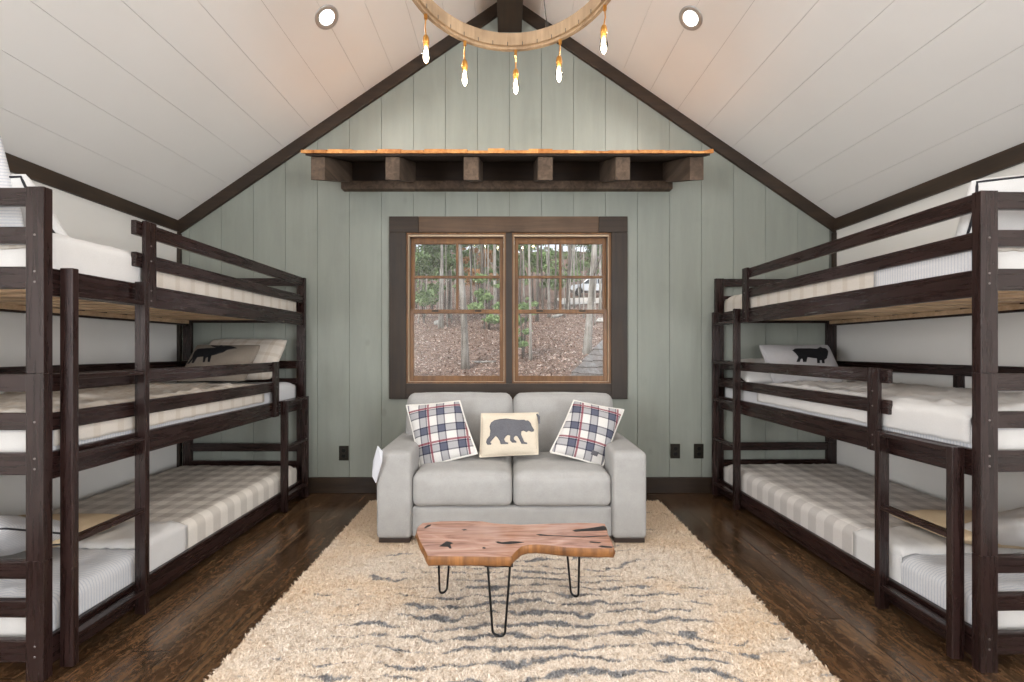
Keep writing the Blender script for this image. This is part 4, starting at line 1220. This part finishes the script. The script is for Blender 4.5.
def litter():
    g = np.random.default_rng(5); N = 36000
    y = 6.5 + 32*g.random(N)**1.4; x = (g.random(N)-.5)*2*(.27*y+1.2)
    V = np.zeros((N,4,3)); C = ((.32,.195,.135),(.42,.29,.22),(.18,.10,.07),(.52,.42,.35))
    for i in range(N):
        z = gz(x[i], y[i])+.015; a = g.uniform(0, 6.28); s_ = g.uniform(.02,.05)
        d = np.array((math.cos(a), math.sin(a), g.uniform(-.5,.9)))*s_; e_ = np.array((-math.sin(a), math.cos(a), g.uniform(-.4,.8)))*s_*.6
        c = np.array((x[i], y[i], z+s_*.35)); V[i] = (c-d, c+e_, c+d, c-e_)
    me = bpy.data.meshes.new('fallen_leaves'); me.vertices.add(N*4); me.vertices.foreach_set('co', V.reshape(-1).astype(np.float32))
    me.loops.add(N*4); me.loops.foreach_set('vertex_index', np.arange(N*4, dtype=np.int32))
    me.polygons.add(N); me.polygons.foreach_set('loop_start', (np.arange(N)*4).astype(np.int32))
    for k, c in enumerate(C): me.materials.append(plain('dry leaf tone', c, .8))
    me.polygons.foreach_set('material_index', g.integers(0, 4, N).astype(np.int32)); me.update(calc_edges=True); me.validate()
    o = bpy.data.objects.new('fallen_leaves', me); COL.objects.link(o); tag(o, 'brown fallen leaves covering the slope outside', 'leaves', kind='stuff')
litter()
def shrub(u, v, Y, R, hgt, mat, label, n=500, size=.08, group=None, seed=0, k=7, name='shrub'):
    k = int(k*2.4); n = int(n*.75)
    r_ = random.Random(seed); x = (u-CX)*Y/F; z = gz(x, Y)
    t = tag(empty(name, (x, Y, z)), label, 'shrub', group)
    for b in range(4):
        a = r_.uniform(0, 6.28)
        MB().tube([Vector((0,0,-.1)), Vector((math.cos(a)*R*.2, math.sin(a)*R*.2, hgt*.5)), Vector((math.cos(a)*R*.5, math.sin(a)*R*.5, hgt*.95))], [.03,.02,.008], 6).build('stem', M['bark_dark'], t, smooth=True)
    cs = [((r_.uniform(-1,1)*R*.85, r_.uniform(-1,1)*R*.85, hgt*r_.uniform(.2,1.05)), R*r_.uniform(.16,.5)) for _ in range(k)]
    leaf_cluster(cs, n, size, R*.55, M[mat], 'foliage', t, seed)
    return t
shrub(424, 0, 21, 1.5, 5.4, 'leaf', 'tall dark evergreen at the outer edge of one sash', 900, .10, seed=3, k=12)
shrub(445, 0, 27, 1.5, 6.0, 'leaf', 'dark evergreen behind the slim pale trunk', 800, .11, seed=4, k=11)
shrub(489, 0, 19, .75, 2.2, 'leaf2', 'low green bush by the mullion, below the rust leaves', 420, .08, seed=5)
shrub(478, 0, 33, 1.5, 6.5, 'leaf3', 'rust leaved young tree in the woods', 420, .13, seed=6, k=9)
shrub(523, 0, 12.6, .42, 1.75, 'leaf2', 'green ivy clump around the young slim tree', 300, .055, seed=7, k=8)
shrub(556, 0, 34, 1.8, 7.2, 'leaf2', 'light green tree crown above the centre muntin', 380, .14, seed=8, k=10)
shrub(592, 0, 58, 3.6, 9.5, 'leaf', 'green tree crown over the parked car', 520, .22, seed=9, k=12)
shrub(498, 0, 40, 2.2, 9.0, 'leaf', 'dark green tree crown behind the rust leaves', 500, .17, seed=10, k=10)
shrub(530, 0, 52, 3.0, 11.0, 'leaf', 'dull green tree crown far behind the ivy clump', 420, .2, seed=11, k=10)

for i, (u, Y, R_, h_) in enumerate(((416,38,2.2,6.5),(456,36,1.8,6.2),(470,44,2.2,8.5),(508,34,1.6,6.8),(540,41,2.0,8.2),(572,66,3.2,10.5),(604,70,3.4,11.5),(486,60,3.2,12.0))):
    shrub(u, 0, Y, R_, h_, 'leaf' if i % 2 else 'leaf2', 'soft green young tree crown among the far trunks outside', 420, .13, 'green crowns in the far woods', seed=60+i, k=9)

# parked car on the drive
def car():
    X, Y = 8.75, 43.0; z = gz(X, Y)+.13
    c = tag(empty('car', (X, Y, z), math.radians(-6)), 'silver car parked on the drive, half behind the thick trunk', 'car')
    prof = [(-2.2,.42),(-2.22,.75),(-2.1,.95),(-1.15,1.05),(-.55,1.55),(1.35,1.60),(2.05,1.12),(2.2,1.0),(2.22,.45),(1.75,.34),(1.62,.62),(1.35,.72),(1.08,.62),(.95,.34),(-.95,.34),(-1.08,.62),(-1.35,.72),(-1.62,.62),(-1.75,.34)]
    MB().prism(prof, lambda x, zz: (x, -.88, zz), lambda x, zz: (x, .88, zz)).build('body', M['carpaint'], c, bevel=.05)
    gw = [(-.98,1.06),(-.50,1.48),(.42,1.52),(.42,1.06)]; gw2 = [(.50,1.06),(.50,1.52),(1.30,1.53),(1.75,1.08)]
    for g in (gw, gw2):
        MB().prism(g, lambda x, zz: (x, -.895, zz), lambda x, zz: (x, -.875, zz)).build('side_window', M['carglass'], c)
    for x in (-1.35, 1.35):
        for y in (-.80, .80):
            m = MB().lathe([(.001,-.10),(.20,-.10),(.33,-.085),(.345,0),(.33,.085),(.20,.10),(.001,.10)], (x, y, .34), 20, 0, Matrix.Rotation(math.pi/2, 3, 'X'))
            w = m.build('wheel', M['tyre'], c, smooth=True)
            MB().lathe([(.001,-.012),(.17,-.010),(.19,0)], (x, y+math.copysign(.10, y), .34), 14, 0, Matrix.Rotation(math.pi/2 if y > 0 else math.pi/2, 3, 'X')).build('hub_cap', M['carpaint'], w, smooth=True)
    MB().box(-2.24,-2.20,-.75,.75,.45,.60).build('bumper', M['tyre'], c, bevel=.02)
    return c
car()
# fallen logs and pale stones on the slope
def log(u0, v0, u1, v1, r, label):
    a = Vector(((u0-CX)*yv(v0)/F, yv(v0), 0)); b = Vector(((u1-CX)*yv(v1)/F, yv(v1), 0))
    a.z = gz(a.x, a.y)+r*.8; b.z = gz(b.x, b.y)+r*.8
    m_ = (a+b)/2; m_.z = gz(m_.x, m_.y)+r
    o = MB().tube([a, m_, b], [r, r*1.05, r*.8], 9).build('fallen_log', M['bark'], origin=m_, smooth=True); tag(o, label, 'log')
log(553, 321, 565, 316, .10, 'pale fallen log on the leaves below the centre muntin')
log(472, 359, 496, 360, .03, 'thin fallen branch lying across the leaves beside the pale trunk')
def rock(u, v, s, label, seed):
    Y = yv(v); x = (u-CX)*Y/F; bm = bmesh.new(); bmesh.ops.create_icosphere(bm, subdivisions=3, radius=s)
    for p in bm.verts: p.co *= 1+.35*noise.noise(p.co*(1.6/s)+Vector((seed,0,0))); p.co.z *= .7
    me = bpy.data.meshes.new('stone'); bm.to_mesh(me); bm.free(); me.materials.append(M['stone'])
    o = bpy.data.objects.new('stone', me); COL.objects.link(o); o.location = (x, Y, gz(x, Y)+s*.3); tag(o, label, 'stone')
rock(437.5, 325, .20, 'pale stone on the slope at the foot of the slim pale trunk', 1)
rock(601, 325, .22, 'pale stone on the slope beside the side casing, above the shingle roof', 5)

# lower roof outside with thick butted shingles
def porch_roof():
    E = Vector((.80, 5.2, .925)); S = Vector((.60, .60, .52)).normalized(); R = Vector((.71, -.70, 0)).normalized(); Nn = R.cross(S)
    if Nn.z < 0: Nn = -Nn
    mb = MB(); r2 = random.Random(9)
    def quad(r0, r1, s0, s1, h0a, h0b, h1a, h1b, mi):
        P = lambda r, s, h: E+R*r+S*s+Nn*h
        mb.hexa([P(r0,s0,h0a), P(r1,s0,h0a), P(r1,s1,h1a), P(r0,s1,h1a), P(r0,s0,h0b), P(r1,s0,h0b), P(r1,s1,h1b), P(r0,s1,h1b)], mi)
    quad(0, 1.7, -.35, .80, -.10, -.02, -.10, -.02, 0)
    s = -.36; k = 0
    while s < .74:
        r = -.03 - (.02 if k % 2 else 0)
        while r < 1.7:
            w = r2.uniform(.09, .17); j = r2.uniform(-.012, .012)
            quad(r+.002, r+w-.002, s+j, s+.27, -.015+.006, .020, -.018, -.004, 0); r += w
        s += .145; k += 1
    return struct(mb, 'porch_roof', M['shake_grey'])
porch_roof()

# ------------------------------------------------------------------ sky
w = bpy.data.worlds.new('overcast sky'); SC.world = w; w.use_nodes = True
nt = w.node_tree; bg = nt.nodes['Background']
tc = nt.nodes.new('ShaderNodeTexCoord'); sx = nt.nodes.new('ShaderNodeSeparateXYZ'); rp = nt.nodes.new('ShaderNodeValToRGB')
nt.links.new(tc.outputs['Generated'], sx.inputs[0]); nt.links.new(sx.outputs[2], rp.inputs[0])
e = rp.color_ramp.elements; e[0].position = 0; e[0].color = (.88,.90,.93,1); e[1].position = .7; e[1].color = (.70,.80,.95,1)
nt.links.new(rp.outputs[0], bg.inputs[0]); bg.inputs[1].default_value = 1.6
sl = bpy.data.lights.new('hazy sun', 'SUN'); sl.energy = 3.4; sl.angle = math.radians(12); sl.color = (1,.95,.88)
so = bpy.data.objects.new('hazy_sun', sl); COL.objects.link(so); so.rotation_euler = (math.radians(48), 0, math.radians(-28))
